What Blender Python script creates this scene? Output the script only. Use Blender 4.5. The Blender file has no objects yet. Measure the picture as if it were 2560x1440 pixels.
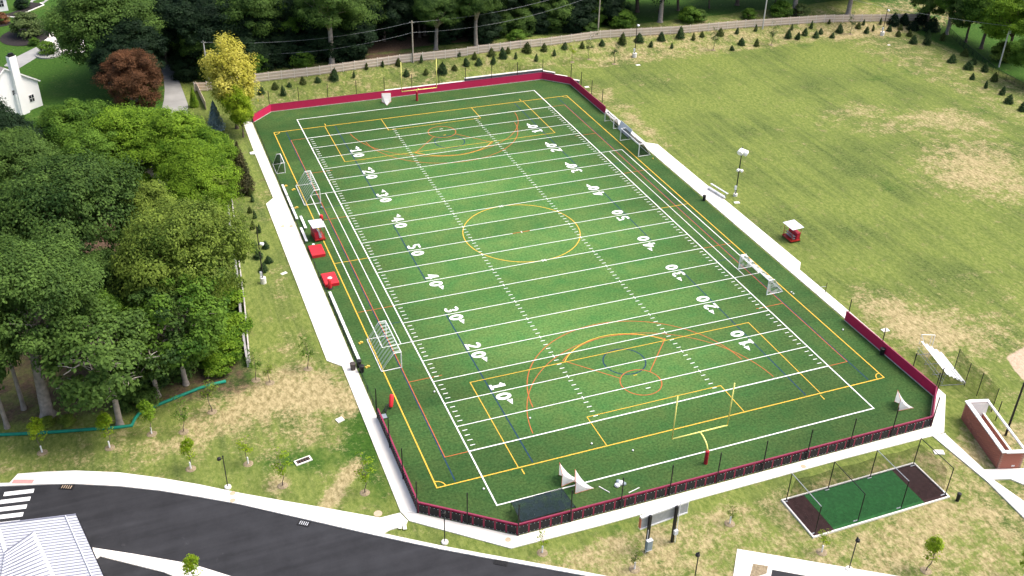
import bpy, math, random
import numpy as np
from mathutils import Vector, Matrix

random.seed(11)
rng = np.random.default_rng(11)
R = math.radians
scene = bpy.context.scene
col = scene.collection

# ------------------------------------------------------------------ camera
CAM = np.array([-28.747, -74.852, 77.803])
YAW, PITCH, ROLL, FPX = 0.3797415, -0.5613004, 0.0240964, 2565.36
_fw = np.array([math.sin(YAW)*math.cos(PITCH), math.cos(YAW)*math.cos(PITCH), math.sin(PITCH)])
_rt = np.array([math.cos(YAW), -math.sin(YAW), 0.0])
_up = np.cross(_rt, _fw)
_r2 = _rt*math.cos(ROLL)+_up*math.sin(ROLL)
_u2 = -_rt*math.sin(ROLL)+_up*math.cos(ROLL)
cd = bpy.data.cameras.new('camera')
cd.sensor_width = 36.0
cd.lens = FPX/2560*36.0
cd.clip_start = 1.0
cd.clip_end = 9000
cam = bpy.data.objects.new('camera', cd)
col.objects.link(cam)
cam.matrix_world = Matrix(((_r2[0], _u2[0], -_fw[0], CAM[0]), (_r2[1], _u2[1], -_fw[1], CAM[1]),
                           (_r2[2], _u2[2], -_fw[2], CAM[2]), (0, 0, 0, 1)))
scene.camera = cam

# ------------------------------------------------------------------ sky, sun, exposure
SUN_DIR = Vector((0.62, -0.16, 1.12)).normalized()
w = bpy.data.worlds.new('World')
scene.world = w
w.use_nodes = True
nt = w.node_tree
bg = nt.nodes['Background']
sky = nt.nodes.new('ShaderNodeTexSky')
sky.sky_type = 'NISHITA'
sky.sun_disc = False
sky.sun_elevation = math.asin(SUN_DIR.z)
sky.sun_rotation = math.atan2(SUN_DIR.x, SUN_DIR.y)
sky.air_density = 1.0
sky.dust_density = 6.0
sky.ozone_density = 1.0
nt.links.new(sky.outputs[0], bg.inputs[0])
bg.inputs[1].default_value = 0.15
sd = bpy.data.lights.new('sun', 'SUN')
sd.energy = 1.35
sd.angle = R(34)
sd.color = (1.0, 0.965, 0.91)
sun = bpy.data.objects.new('sun', sd)
col.objects.link(sun)
sun.rotation_euler = SUN_DIR.to_track_quat('Z', 'Y').to_euler()
sun.location = (60, -20, 120)
vs = scene.view_settings
vs.view_transform = 'Standard'
vs.look = 'None'
vs.exposure = 0.92
vs.gamma = 1.0
vs.use_curve_mapping = False

# ------------------------------------------------------------------ terrain height and pixel -> ground
def sst(a, b, x):
    t = np.clip((np.asarray(x, float)-a)/(b-a), 0, 1)
    return t*t*(3-2*t)

def gh(x, y):
    x = np.asarray(x, float); y = np.asarray(y, float)
    behind = ((y > 116.55) & (x + y > 169.9))
    b = np.where(x < 36, 0.95, 1.5)*(1-sst(53, 60, x))*sst(15, 20, x)*behind
    t = sst(117.5, 133, y)*sst(-14, -4, x)
    return b + (2.3-b)*t

def at(px, py, z=None, dz=0.0):
    """ground point under a place in the photograph (or the point at height z)"""
    d = _fw+_r2*(px-1280)/FPX-_u2*(py-720)/FPX
    if z is not None:
        q = CAM+d*((z-CAM[2])/d[2])
        return Vector((q[0], q[1], z))
    zz = 0.0
    for _ in range(12):
        q = CAM+d*((zz-CAM[2])/d[2])
        zz = 0.5*zz+0.5*float(gh(q[0], q[1]))
    return Vector((q[0], q[1], zz+dz))

# ------------------------------------------------------------------ materials
MATS = {}
def mat(name, c, rough=0.8, var=0.15, scale=3.0, bump=0.0, metal=0.0, spec=0.3, coord='Object', detail=4.0):
    m = bpy.data.materials.new(name)
    m.use_nodes = True
    n = m.node_tree; N = n.nodes; L = n.links
    b = N['Principled BSDF']
    b.inputs['Roughness'].default_value = rough
    b.inputs['Metallic'].default_value = metal
    b.inputs['Specular IOR Level'].default_value = spec
    if var > 0:
        tc = N.new('ShaderNodeTexCoord')
        no = N.new('ShaderNodeTexNoise')
        no.inputs['Scale'].default_value = scale
        no.inputs['Detail'].default_value = detail
        L.new(tc.outputs[coord], no.inputs['Vector'])
        r = N.new('ShaderNodeValToRGB')
        r.color_ramp.elements[0].position = 0.3
        r.color_ramp.elements[1].position = 0.72
        r.color_ramp.elements[0].color = (*[v*(1-var) for v in c], 1)
        r.color_ramp.elements[1].color = (*[min(1, v*(1+var)) for v in c], 1)
        L.new(no.outputs['Fac'], r.inputs[0])
        L.new(r.outputs[0], b.inputs['Base Color'])
        if bump > 0:
            bp = N.new('ShaderNodeBump')
            bp.inputs['Strength'].default_value = bump
            bp.inputs['Distance'].default_value = 0.05
            L.new(no.outputs['Fac'], bp.inputs['Height'])
            L.new(bp.outputs[0], b.inputs['Normal'])
    else:
        b.inputs['Base Color'].default_value = (*c, 1)
    MATS[name] = m
    return m

def netmat(name, c, alpha, wave=None, rag=None):
    m = bpy.data.materials.new(name)
    m.use_nodes = True
    n = m.node_tree; N = n.nodes; L = n.links
    out = N['Material Output']
    N.remove(N['Principled BSDF'])
    df = N.new('ShaderNodeBsdfDiffuse'); df.inputs[0].default_value = (*c, 1)
    tr = N.new('ShaderNodeBsdfTransparent')
    mx = N.new('ShaderNodeMixShader')
    L.new(tr.outputs[0], mx.inputs[1]); L.new(df.outputs[0], mx.inputs[2])
    L.new(mx.outputs[0], out.inputs[0])
    tc = N.new('ShaderNodeTexCoord')
    if wave:
        wv = N.new('ShaderNodeTexWave')
        wv.bands_direction = wave[1]
        wv.inputs['Scale'].default_value = wave[0]
        wv.inputs['Distortion'].default_value = 1.2
        wv.inputs['Detail'].default_value = 1.0
        wv.inputs['Detail Scale'].default_value = 0.4
        mr = N.new('ShaderNodeMapRange')
        mr.inputs['From Min'].default_value = 0.42; mr.inputs['From Max'].default_value = 0.56
        mr.inputs['To Min'].default_value = wave[2]; mr.inputs['To Max'].default_value = alpha
        L.new(tc.outputs['Object'], wv.inputs['Vector'])
        L.new(wv.outputs['Fac'], mr.inputs[0])
        L.new(mr.outputs[0], mx.inputs[0])
    else:
        no = N.new('ShaderNodeTexNoise'); no.inputs['Scale'].default_value = 1.3
        mr = N.new('ShaderNodeMapRange')
        mr.inputs['From Min'].default_value = 0.3; mr.inputs['From Max'].default_value = 0.7
        mr.inputs['To Min'].default_value = alpha*0.7 if rag is None else rag; mr.inputs['To Max'].default_value = alpha*1.3
        if rag is not None: mr.inputs['From Min'].default_value = 0.40; mr.inputs['From Max'].default_value = 0.56; no.inputs['Detail'].default_value = 1.0
        L.new(tc.outputs['Object'], no.inputs['Vector'])
        L.new(no.outputs['Fac'], mr.inputs[0])
        L.new(mr.outputs[0], mx.inputs[0])
    MATS[name] = m
    return m

def clothmat(name, c, alpha):
    m = bpy.data.materials.new(name); m.use_nodes = True
    n = m.node_tree; N = n.nodes; L = n.links
    N.remove(N['Principled BSDF'])
    df = N.new('ShaderNodeBsdfDiffuse'); tl = N.new('ShaderNodeBsdfTranslucent'); tr = N.new('ShaderNodeBsdfTransparent')
    for q in (df, tl): q.inputs[0].default_value = (*c, 1)
    a = N.new('ShaderNodeMixShader'); a.inputs[0].default_value = .5; L.new(df.outputs[0], a.inputs[1]); L.new(tl.outputs[0], a.inputs[2])
    b = N.new('ShaderNodeMixShader'); b.inputs[0].default_value = alpha; L.new(tr.outputs[0], b.inputs[1]); L.new(a.outputs[0], b.inputs[2])
    L.new(b.outputs[0], N['Material Output'].inputs[0])
    MATS[name] = m

def leafmat(name, c0, c1, trans=0.36, patch=0.35):
    """leaf colour varies leaf by leaf and clump by clump"""
    m = bpy.data.materials.new(name)
    m.use_nodes = True
    n = m.node_tree; N = n.nodes; L = n.links
    out = N['Material Output']
    N.remove(N['Principled BSDF'])
    ge = N.new('ShaderNodeNewGeometry')
    tc = N.new('ShaderNodeTexCoord')
    oi = N.new('ShaderNodeObjectInfo')
    no = N.new('ShaderNodeTexNoise'); no.inputs['Scale'].default_value = 0.33; no.inputs['Detail'].default_value = 2.0
    L.new(tc.outputs['Object'], no.inputs['Vector'])
    a = N.new('ShaderNodeMath'); a.operation = 'MULTIPLY_ADD'
    a.inputs[1].default_value = 0.45; L.new(ge.outputs['Random Per Island'], a.inputs[0])
    b = N.new('ShaderNodeMath'); b.operation = 'MULTIPLY_ADD'; b.inputs[1].default_value = 1.5; b.inputs[2].default_value = -0.5
    L.new(no.outputs['Fac'], b.inputs[0]); L.new(b.outputs[0], a.inputs[2])
    o = N.new('ShaderNodeMath'); o.operation = 'MULTIPLY_ADD'; o.inputs[1].default_value = 0.24; o.inputs[2].default_value = -0.12
    L.new(oi.outputs['Random'], o.inputs[0])
    s = N.new('ShaderNodeMath'); s.operation = 'ADD'; L.new(a.outputs[0], s.inputs[0]); L.new(o.outputs[0], s.inputs[1])
    r = N.new('ShaderNodeValToRGB')
    r.color_ramp.elements[0].position = 0.1; r.color_ramp.elements[1].position = 0.9
    r.color_ramp.elements[0].color = (*c0, 1); r.color_ramp.elements[1].color = (*c1, 1)
    L.new(s.outputs[0], r.inputs[0])
    df = N.new('ShaderNodeBsdfPrincipled')
    df.inputs['Roughness'].default_value = 0.6
    df.inputs['Specular IOR Level'].default_value = 0.12
    L.new(r.outputs[0], df.inputs['Base Color'])
    tl = N.new('ShaderNodeBsdfTranslucent'); L.new(r.outputs[0], tl.inputs[0])
    mx = N.new('ShaderNodeMixShader'); mx.inputs[0].default_value = trans
    L.new(df.outputs[0], mx.inputs[1]); L.new(tl.outputs[0], mx.inputs[2])
    L.new(mx.outputs[0], out.inputs[0])
    MATS[name] = m
    return m

mat('concrete', (0.74, 0.71, 0.65), 0.9, 0.06, 0.5, 0.0, detail=8)
mat('concrete_grey', (0.30, 0.30, 0.29), 0.9, 0.2, 0.25)
mat('kerbstone', (0.70, 0.67, 0.61), 0.9, 0.10, 1.0)
mat('white_paint', (0.80, 0.80, 0.79), 0.6, 0.05, 4.0)
mat('line_white', (0.78, 0.79, 0.77), 0.85, 0.07, 2.5)
mat('line_yellow', (0.66, 0.41, 0.05), 0.85, 0.12, 2.5)
mat('line_orange', (0.42, 0.115, 0.035), 0.85, 0.18, 2.5)
mat('line_blue', (0.008, 0.036, 0.075), 0.85, 0.18, 2.5)
mat('crimson_pad', (0.54, 0.020, 0.088), 0.55, 0.06, 0.7)
mat('crimson_rail', (0.26, 0.030, 0.075), 0.5, 0.10, 1.0)
mat('crimson_metal', (0.24, 0.018, 0.05), 0.5, 0.10, 3.0)
mat('black_board', (0.010, 0.010, 0.011), 0.7, 0.2, 6.0)
mat('black_metal', (0.012, 0.012, 0.013), 0.5, 0.1, 3.0)
mat('white_metal', (0.78, 0.78, 0.78), 0.35, 0.03, 3.0, spec=0.5)
mat('aluminium', (0.72, 0.73, 0.75), 0.4, 0.05, 3.0, metal=0.35)
mat('grey_metal', (0.34, 0.36, 0.38), 0.5, 0.10, 3.0, metal=0.3)
mat('roof_metal', (0.50, 0.52, 0.57), 0.45, 0.05, 0.6, metal=0.2)
mat('roof_seam', (0.20, 0.21, 0.26), 0.5, 0.08, 1.0, metal=0.2)
mat('yellow_metal', (0.86, 0.80, 0.22), 0.4, 0.03, 2.0, spec=0.5)
mat('red_vinyl', (0.60, 0.025, 0.035), 0.45, 0.06, 1.5)
mat('red_paint', (0.38, 0.015, 0.035), 0.4, 0.10, 2.0)
mat('scarlet_paint', (0.34, 0.022, 0.016), 0.5, 0.15, 2.0)
mat('grey_panel', (0.62, 0.64, 0.67), 0.5, 0.03, 1.0)
mat('wood_fence', (0.66, 0.53, 0.43), 0.9, 0.22, 0.25)
mat('pole_wood', (0.40, 0.35, 0.29), 0.9, 0.2, 1.0)
mat('pole_pale', (0.55, 0.53, 0.50), 0.9, 0.12, 1.0)
mat('bark', (0.13, 0.10, 0.08), 0.95, 0.35, 2.0, 0.4)
mat('bark_pale', (0.28, 0.245, 0.21), 0.95, 0.3, 2.0, 0.4)
mat('dead_wood', (0.42, 0.38, 0.34), 0.9, 0.15, 2.0)
mat('mulch', (0.25, 0.20, 0.125), 0.95, 0.35, 5.0)
mat('mulch_dark', (0.022, 0.018, 0.018), 0.95, 0.3, 3.0)
mat('brick', (0.36, 0.135, 0.095), 0.9, 0.22, 3.0)
mat('mortar', (0.34, 0.20, 0.15), 0.95, 0.1, 4.0)
mat('rubber_brown', (0.034, 0.016, 0.015), 0.9, 0.25, 2.0)
mat('cage_turf', (0.016, 0.095, 0.022), 0.9, 0.20, 3.0, 0.3)
mat('siding', (0.86, 0.86, 0.86), 0.6, 0.02, 1.0)
mat('shingle', (0.26, 0.23, 0.22), 0.9, 0.2, 3.0)
mat('glass_dark', (0.02, 0.025, 0.03), 0.15, 0.0)
mat('iron', (0.10, 0.06, 0.04), 0.7, 0.3, 8.0)
mat('tan_cover', (0.48, 0.36, 0.25), 0.8, 0.12, 3.0)
mat('pink_pad', (0.55, 0.28, 0.26), 0.8, 0.08, 3.0)
mat('green_sock', (0.008, 0.20, 0.13), 0.7, 0.2, 1.5)
mat('blue_grey', (0.22, 0.28, 0.31), 0.6, 0.12, 3.0)
mat('dark_cloth', (0.025, 0.036, 0.038), 0.7, 0.15, 1.0)
mat('plastic_black', (0.014, 0.014, 0.015), 0.5, 0.1, 3.0)
mat('plastic_brown', (0.07, 0.055, 0.05), 0.6, 0.1, 3.0)
mat('yellow_plastic', (0.66, 0.45, 0.08), 0.5, 0.05, 3.0)
mat('terracotta', (0.55, 0.16, 0.08), 0.6, 0.1, 3.0)
mat('retain_block', (0.15, 0.15, 0.16), 0.95, 0.25, 3.0)
mat('timber_pale', (0.46, 0.44, 0.40), 0.9, 0.2, 1.5)
mat('dirt', (0.44, 0.33, 0.24), 0.95, 0.3, 0.9)
netmat('net_black', (0.010, 0.012, 0.012), 0.22)
netmat('net_faint', (0.015, 0.02, 0.02), 0.07)
netmat('net_green', (0.012, 0.035, 0.022), 0.42)
netmat('chainlink', (0.02, 0.02, 0.02), 0.22)
netmat('chainlink_pale', (0.05, 0.05, 0.05), 0.05)
netmat('net_white', (0.75, 0.75, 0.75), 0.42, rag=0.04)
clothmat('net_lax', (0.92, 0.92, 0.91), 0.97)
netmat('net_stripe', (0.62, 0.70, 0.66), 0.36, (0.42, 'Y', 0.0))
netmat('net_dark_goal', (0.012, 0.02, 0.018), 0.50)
netmat('shade_mesh', (0.022, 0.034, 0.038), 0.93)

G_DARK = leafmat('leaf_dark', (0.0220, 0.0561, 0.0110), (0.1281, 0.2220, 0.0439))
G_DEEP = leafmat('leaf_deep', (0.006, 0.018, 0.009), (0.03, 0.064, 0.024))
G_MID = leafmat('leaf_mid', (0.0307, 0.0850, 0.0094), (0.1652, 0.2950, 0.0354))
G_OLIVE = leafmat('leaf_olive', (0.0552, 0.1012, 0.0126), (0.2702, 0.3622, 0.0575))
G_BRIGHT = leafmat('leaf_bright', (0.0483, 0.1242, 0.0069), (0.2702, 0.4255, 0.0345))
G_LIME = leafmat('leaf_lime', (0.1232, 0.2240, 0.0090), (0.3808, 0.4816, 0.0291))
G_YELLOW = leafmat('leaf_yellow', (0.3520, 0.3410, 0.0330), (0.7700, 0.7040, 0.1650))
G_RED = leafmat('leaf_copper', (0.06, 0.03, 0.014), (0.265, 0.125, 0.06))
G_SPRUCE = leafmat('leaf_spruce', (0.075, 0.135, 0.145), (0.300, 0.400, 0.410))
G_CONE = leafmat('leaf_conifer', (0.02, 0.05, 0.016), (0.085, 0.145, 0.046))
G_CONE2 = leafmat('leaf_conifer_olive', (0.036, 0.06, 0.012), (0.13, 0.165, 0.042))
G_BROWN = leafmat('leaf_brown', (0.034, 0.04, 0.016), (0.125, 0.115, 0.046))
G_PALE = leafmat('leaf_pale', (0.045, 0.08, 0.024), (0.17, 0.23, 0.075))

# ------------------------------------------------------------------ mesh helpers
class MB:
    def __init__(self):
        self.v = []; self.f = []; self.mi = []
    def add(self, vs_, fs, mi=0):
        o = len(self.v)
        self.v += [tuple(p) for p in vs_]
        self.f += [tuple(i+o for i in q) for q in fs]
        self.mi += [mi]*len(fs)
        return self
    def box(self, c, s, rz=0.0, mi=0):
        x, y, z = s[0]/2, s[1]/2, s[2]/2
        ca, sa = math.cos(rz), math.sin(rz)
        P = []
        for dz in (-z, z):
            for dx, dy in ((-x, -y), (x, -y), (x, y), (-x, y)):
                P.append((c[0]+dx*ca-dy*sa, c[1]+dx*sa+dy*ca, c[2]+dz))
        return self.add(P, [(3, 2, 1, 0), (4, 5, 6, 7), (0, 1, 5, 4), (1, 2, 6, 5), (2, 3, 7, 6), (3, 0, 4, 7)], mi)
    def beam(self, a, b, wdt, hgt, mi=0):
        """rectangular bar from a to b"""
        a = Vector(a); b = Vector(b); d = (b-a).normalized()
        s = d.cross(Vector((0, 0, 1)))
        s = Vector((1, 0, 0)) if s.length < 1e-4 else s.normalized()
        u = s.cross(d).normalized()
        P = []
        for q in (a, b):
            for i, j in ((-1, -1), (1, -1), (1, 1), (-1, 1)):
                P.append(q+s*(i*wdt/2)+u*(j*hgt/2))
        return self.add(P, [(0, 1, 2, 3), (7, 6, 5, 4), (0, 4, 5, 1), (1, 5, 6, 2), (2, 6, 7, 3), (3, 7, 4, 0)], mi)
    def tube(self, pts, rad, n=8, mi=0, cap=True):
        pts = [Vector(p) for p in pts]
        if not hasattr(rad, '__len__'): rad = [rad]*len(pts)
        P = []; Fs = []
        for i, p in enumerate(pts):
            d = (pts[min(i+1, len(pts)-1)]-pts[max(i-1, 0)]).normalized()
            s = d.cross(Vector((0.13, 0.05, 1)))
            if s.length < 0.2: s = d.cross(Vector((1, 0.2, 0)))
            s.normalize(); u = s.cross(d)
            for k in range(n):
                a = 2*math.pi*k/n
                P.append(p+(s*math.cos(a)+u*math.sin(a))*rad[i])
        for i in range(len(pts)-1):
            for k in range(n):
                k2 = (k+1) % n
                Fs.append((i*n+k, i*n+k2, (i+1)*n+k2, (i+1)*n+k))
        if cap:
            Fs.append(tuple(range(n-1, -1, -1)))
            Fs.append(tuple((len(pts)-1)*n+k for k in range(n)))
        return self.add(P, Fs, mi)
    def lathe(self, c, prof, n=16, mi=0):
        P = []; Fs = []
        for r, z in prof:
            for k in range(n):
                a = 2*math.pi*k/n
                P.append((c[0]+r*math.cos(a), c[1]+r*math.sin(a), c[2]+z))
        for i in range(len(prof)-1):
            for k in range(n):
                k2 = (k+1) % n
                Fs.append((i*n+k, i*n+k2, (i+1)*n+k2, (i+1)*n+k))
        Fs.append(tuple(range(n-1, -1, -1)))
        Fs.append(tuple((len(prof)-1)*n+k for k in range(n)))
        return self.add(P, Fs, mi)
    def prism(self, poly, z0, z1, mi=0):
        a = sum(poly[i][0]*poly[(i+1) % len(poly)][1]-poly[(i+1) % len(poly)][0]*poly[i][1] for i in range(len(poly)))
        if a < 0: poly = poly[::-1]
        n = len(poly)
        P = [(p[0], p[1], z0) for p in poly]+[(p[0], p[1], z1) for p in poly]
        Fs = [tuple(range(n, 2*n))]+[(i, (i+1) % n, (i+1) % n+n, i+n) for i in range(n)]
        return self.add(P, Fs, mi)
    def flat(self, poly, z, mi=0):
        a = sum(poly[i][0]*poly[(i+1) % len(poly)][1]-poly[(i+1) % len(poly)][0]*poly[i][1] for i in range(len(poly)))
        if a < 0: poly = poly[::-1]
        return self.add([(p[0], p[1], z) for p in poly], [tuple(range(len(poly)))], mi)
    def strip(self, pts, wd, z, mi=0, closed=False):
        """flat painted line along pts"""
        n = len(pts); P = []
        for i in range(n):
            p = Vector(pts[i][:2])
            a = Vector(pts[i-1][:2]) if (i > 0 or closed) else None
            b = Vector(pts[(i+1) % n][:2]) if (i < n-1 or closed) else None
            d1 = (p-a).normalized() if a is not None else (b-p).normalized()
            d2 = (b-p).normalized() if b is not None else d1
            n1 = Vector((-d1.y, d1.x)); n2 = Vector((-d2.y, d2.x))
            m = (n1+n2)
            m = m/max(0.3, m.dot(n1)) if m.length > 1e-6 else n1
            P.append((p.x+m.x*wd/2, p.y+m.y*wd/2, z)); P.append((p.x-m.x*wd/2, p.y-m.y*wd/2, z))
        Fs = [(2*i+1, 2*i+3, 2*i+2, 2*i) for i in range(n-1)]
        if closed: Fs.append((2*n-1, 1, 0, 2*n-2))
        return self.add(P, Fs, mi)
    def mesh(self, name, mats):
        me = bpy.data.meshes.new(name)
        me.from_pydata(self.v, [], self.f)
        if isinstance(mats, (str, bpy.types.Material)): mats = [mats]
        for m in mats: me.materials.append(MATS[m] if isinstance(m, str) else m)
        if any(self.mi): me.polygons.foreach_set('material_index', self.mi)
        return me
    def build(self, name, mats, parent=None, smooth=False, world=True):
        """vertices are in world space when parent is an unrotated Empty and world is True"""
        if parent is not None and world:
            o = parent.location
            q = parent.parent
            ox, oy, oz = o.x, o.y, o.z
            while q is not None:
                ox += q.location.x; oy += q.location.y; oz += q.location.z; q = q.parent
            self.v = [(p[0]-ox, p[1]-oy, p[2]-oz) for p in self.v]
        me = self.mesh(name, mats)
        if smooth: me.polygons.foreach_set('use_smooth', [True]*len(me.polygons))
        ob = bpy.data.objects.new(name, me)
        col.objects.link(ob)
        if parent is not None: ob.parent = parent
        return ob

def tag(o, label=None, cat=None, group=None, kind=None):
    if label: o['label'] = label
    if cat: o['category'] = cat
    if group: o['group'] = group
    if kind: o['kind'] = kind
    return o

def thing(name, label, cat, loc=(0, 0, 0), rz=0.0, group=None):
    o = bpy.data.objects.new(name, None)
    o.empty_display_size = 0.3
    col.objects.link(o)
    o.location = loc
    o.rotation_euler = (0, 0, rz)
    return tag(o, label, cat, group)

def put(mesh, name, parent, loc=(0, 0, 0), rz=0.0, sc=None):
    o = bpy.data.objects.new(name, mesh)
    col.objects.link(o)
    if parent is not None: o.parent = parent
    o.location = loc
    o.rotation_euler = (0, 0, rz)
    if sc is not None: o.scale = sc
    return o

def copy_tree(o, parent=None):
    c = o.copy()
    col.objects.link(c)
    c.parent = parent
    for ch in list(o.children):
        copy_tree(ch, c)
    return c

ORD = ['first', 'second', 'third', 'fourth', 'fifth', 'sixth', 'seventh', 'eighth', 'ninth', 'tenth', 'eleventh', 'twelfth',
       'thirteenth', 'fourteenth', 'fifteenth', 'sixteenth', 'seventeenth', 'eighteenth', 'nineteenth', 'twentieth']
TENS = {2: 'twenty', 3: 'thirty', 4: 'forty', 5: 'fifty', 6: 'sixty', 7: 'seventy', 8: 'eighty', 9: 'ninety'}
TENTH = {2: 'twentieth', 3: 'thirtieth', 4: 'fortieth', 5: 'fiftieth', 6: 'sixtieth', 7: 'seventieth', 8: 'eightieth', 9: 'ninetieth'}
def ordinal(i):
    if i < 20: return ORD[i]
    n = i+1
    return TENTH[n//10] if n % 10 == 0 else TENS[n//10]+'-'+ORD[n % 10-1]

# ================================================================== THE SETTING
# ------------------------------------------------------------------ ground
def ground_material():
    m = bpy.data.materials.new('lawn')
    m.use_nodes = True
    n = m.node_tree; N = n.nodes; L = n.links
    b = N['Principled BSDF']
    b.inputs['Roughness'].default_value = 0.95
    b.inputs['Specular IOR Level'].default_value = 0.1
    tc = N.new('ShaderNodeTexCoord')
    at_ = N.new('ShaderNodeVertexColor'); at_.layer_name = 'wear'
    sp = N.new('ShaderNodeSeparateColor'); L.new(at_.outputs[0], sp.inputs[0])
    def noise(scale, detail=6.0, rough=0.6, vec=None, mp=None):
        k = N.new('ShaderNodeTexNoise')
        k.inputs['Scale'].default_value = scale; k.inputs['Detail'].default_value = detail
        k.inputs['Roughness'].default_value = rough
        if mp:
            q = N.new('ShaderNodeMapping'); q.inputs['Scale'].default_value = mp[0]; q.inputs['Rotation'].default_value = mp[1]
            L.new(tc.outputs['Object'], q.inputs[0]); L.new(q.outputs[0], k.inputs['Vector'])
        else:
            L.new(tc.outputs['Object'], k.inputs['Vector'])
        return k.outputs['Fac']
    def math_(op, a, c, d=None):
        k = N.new('ShaderNodeMath'); k.operation = op
        for i, q in enumerate((a, c, d)):
            if q is None: continue
            if isinstance(q, (int, float)): k.inputs[i].default_value = q
            else: L.new(q, k.inputs[i])
        return k.outputs[0]
    def ramp(fac, lo, hi):
        k = N.new('ShaderNodeMapRange'); k.interpolation_type = 'SMOOTHSTEP'
        k.inputs['From Min'].default_value = lo; k.inputs['From Max'].default_value = hi
        L.new(fac, k.inputs[0]); return k.outputs[0]
    def mix(fac, a, c):
        k = N.new('ShaderNodeMix'); k.data_type = 'RGBA'
        L.new(fac, k.inputs['Factor']) if not isinstance(fac, float) else None
        for nm, q in (('A', a), ('B', c)):
            s = [i for i in k.inputs if i.name == nm and i.type == 'RGBA'][0]
            if isinstance(q, tuple): s.default_value = (*q, 1)
            else: L.new(q, s)
        return [o for o in k.outputs if o.type == 'RGBA'][0]
    fine = noise(2.2, 9, 0.8)
    mid = noise(0.40, 8, 0.72)
    broad = noise(0.06, 4, 0.55)
    streak = noise(1.0, 7, 0.7, mp=((0.75, 0.045, 1.0), (0, 0, R(-3))))
    blade = noise(1.0, 7, 0.75, mp=((2.0, 1.1, 1.0), (0, 0, R(-40))))
    green = mix(ramp(fine, 0.36, 0.64), (0.042, 0.068, 0.016), (0.128, 0.168, 0.046))
    lime = mix(ramp(blade, 0.32, 0.68), (0.092, 0.134, 0.024), (0.205, 0.240, 0.064))
    g1 = mix(ramp(math_('ADD', math_('MULTIPLY', streak, 0.7), math_('MULTIPLY', broad, 0.7)), 0.52, 0.80), green, lime)
    thin = noise(1.0, 6, 0.75, mp=((2.2, 0.05, 1.0), (0, 0, R(-2))))
    g1 = mix(ramp(thin, 0.60, 0.74), g1, (0.050, 0.070, 0.020))
    g2 = mix(ramp(mid, 0.55, 0.82), g1, (0.200, 0.178, 0.085))
    lush_shade = mix(ramp(fine, 0.3, 0.7), (0.020, 0.060, 0.009), (0.060, 0.130, 0.018))  # deep green of lush grass, darkened to hold tree shade in its colour
    pat = noise(0.13, 5, 0.6)
    lf = ramp(math_('ADD', math_('ADD', sp.outputs[1], math_('MULTIPLY', math_('SUBTRACT', pat, 0.5), 1.5)), math_('MULTIPLY', math_('SUBTRACT', mid, 0.5), 0.9)), 0.22, 0.66)
    g3 = mix(lf, g2, lush_shade)
    straw = mix(ramp(blade, 0.28, 0.72), (0.150, 0.125, 0.048), (0.48, 0.40, 0.22))
    df = ramp(math_('ADD', math_('ADD', sp.outputs[0], math_('MULTIPLY', math_('SUBTRACT', mid, 0.5), 1.7)),
                    math_('MULTIPLY', math_('SUBTRACT', fine, 0.5), 1.7)), 0.38, 0.86)
    g4 = mix(df, g3, straw)
    soil = mix(ramp(fine, 0.3, 0.7), (0.048, 0.034, 0.024), (0.150, 0.098, 0.066))
    sf = ramp(math_('ADD', sp.outputs[2], math_('MULTIPLY', math_('SUBTRACT', mid, 0.5), 0.9)), 0.36, 0.72)
    g5 = mix(sf, g4, soil)
    claycol = mix(ramp(fine, 0.3, 0.7), (0.34, 0.25, 0.17), (0.54, 0.43, 0.32))
    cf = ramp(math_('ADD', at_.outputs['Alpha'], math_('MULTIPLY', math_('SUBTRACT', mid, 0.5), 0.5)), 0.40, 0.62)
    g6 = mix(cf, g5, claycol)
    L.new(g6, b.inputs['Base Color'])
    bp = N.new('ShaderNodeBump'); bp.inputs['Strength'].default_value = 0.7; bp.inputs['Distance'].default_value = 0.12
    L.new(math_('ADD', fine, math_('MULTIPLY', blade, 0.6)), bp.inputs['Height'])
    L.new(bp.outputs[0], b.inputs['Normal'])
    return m

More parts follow.
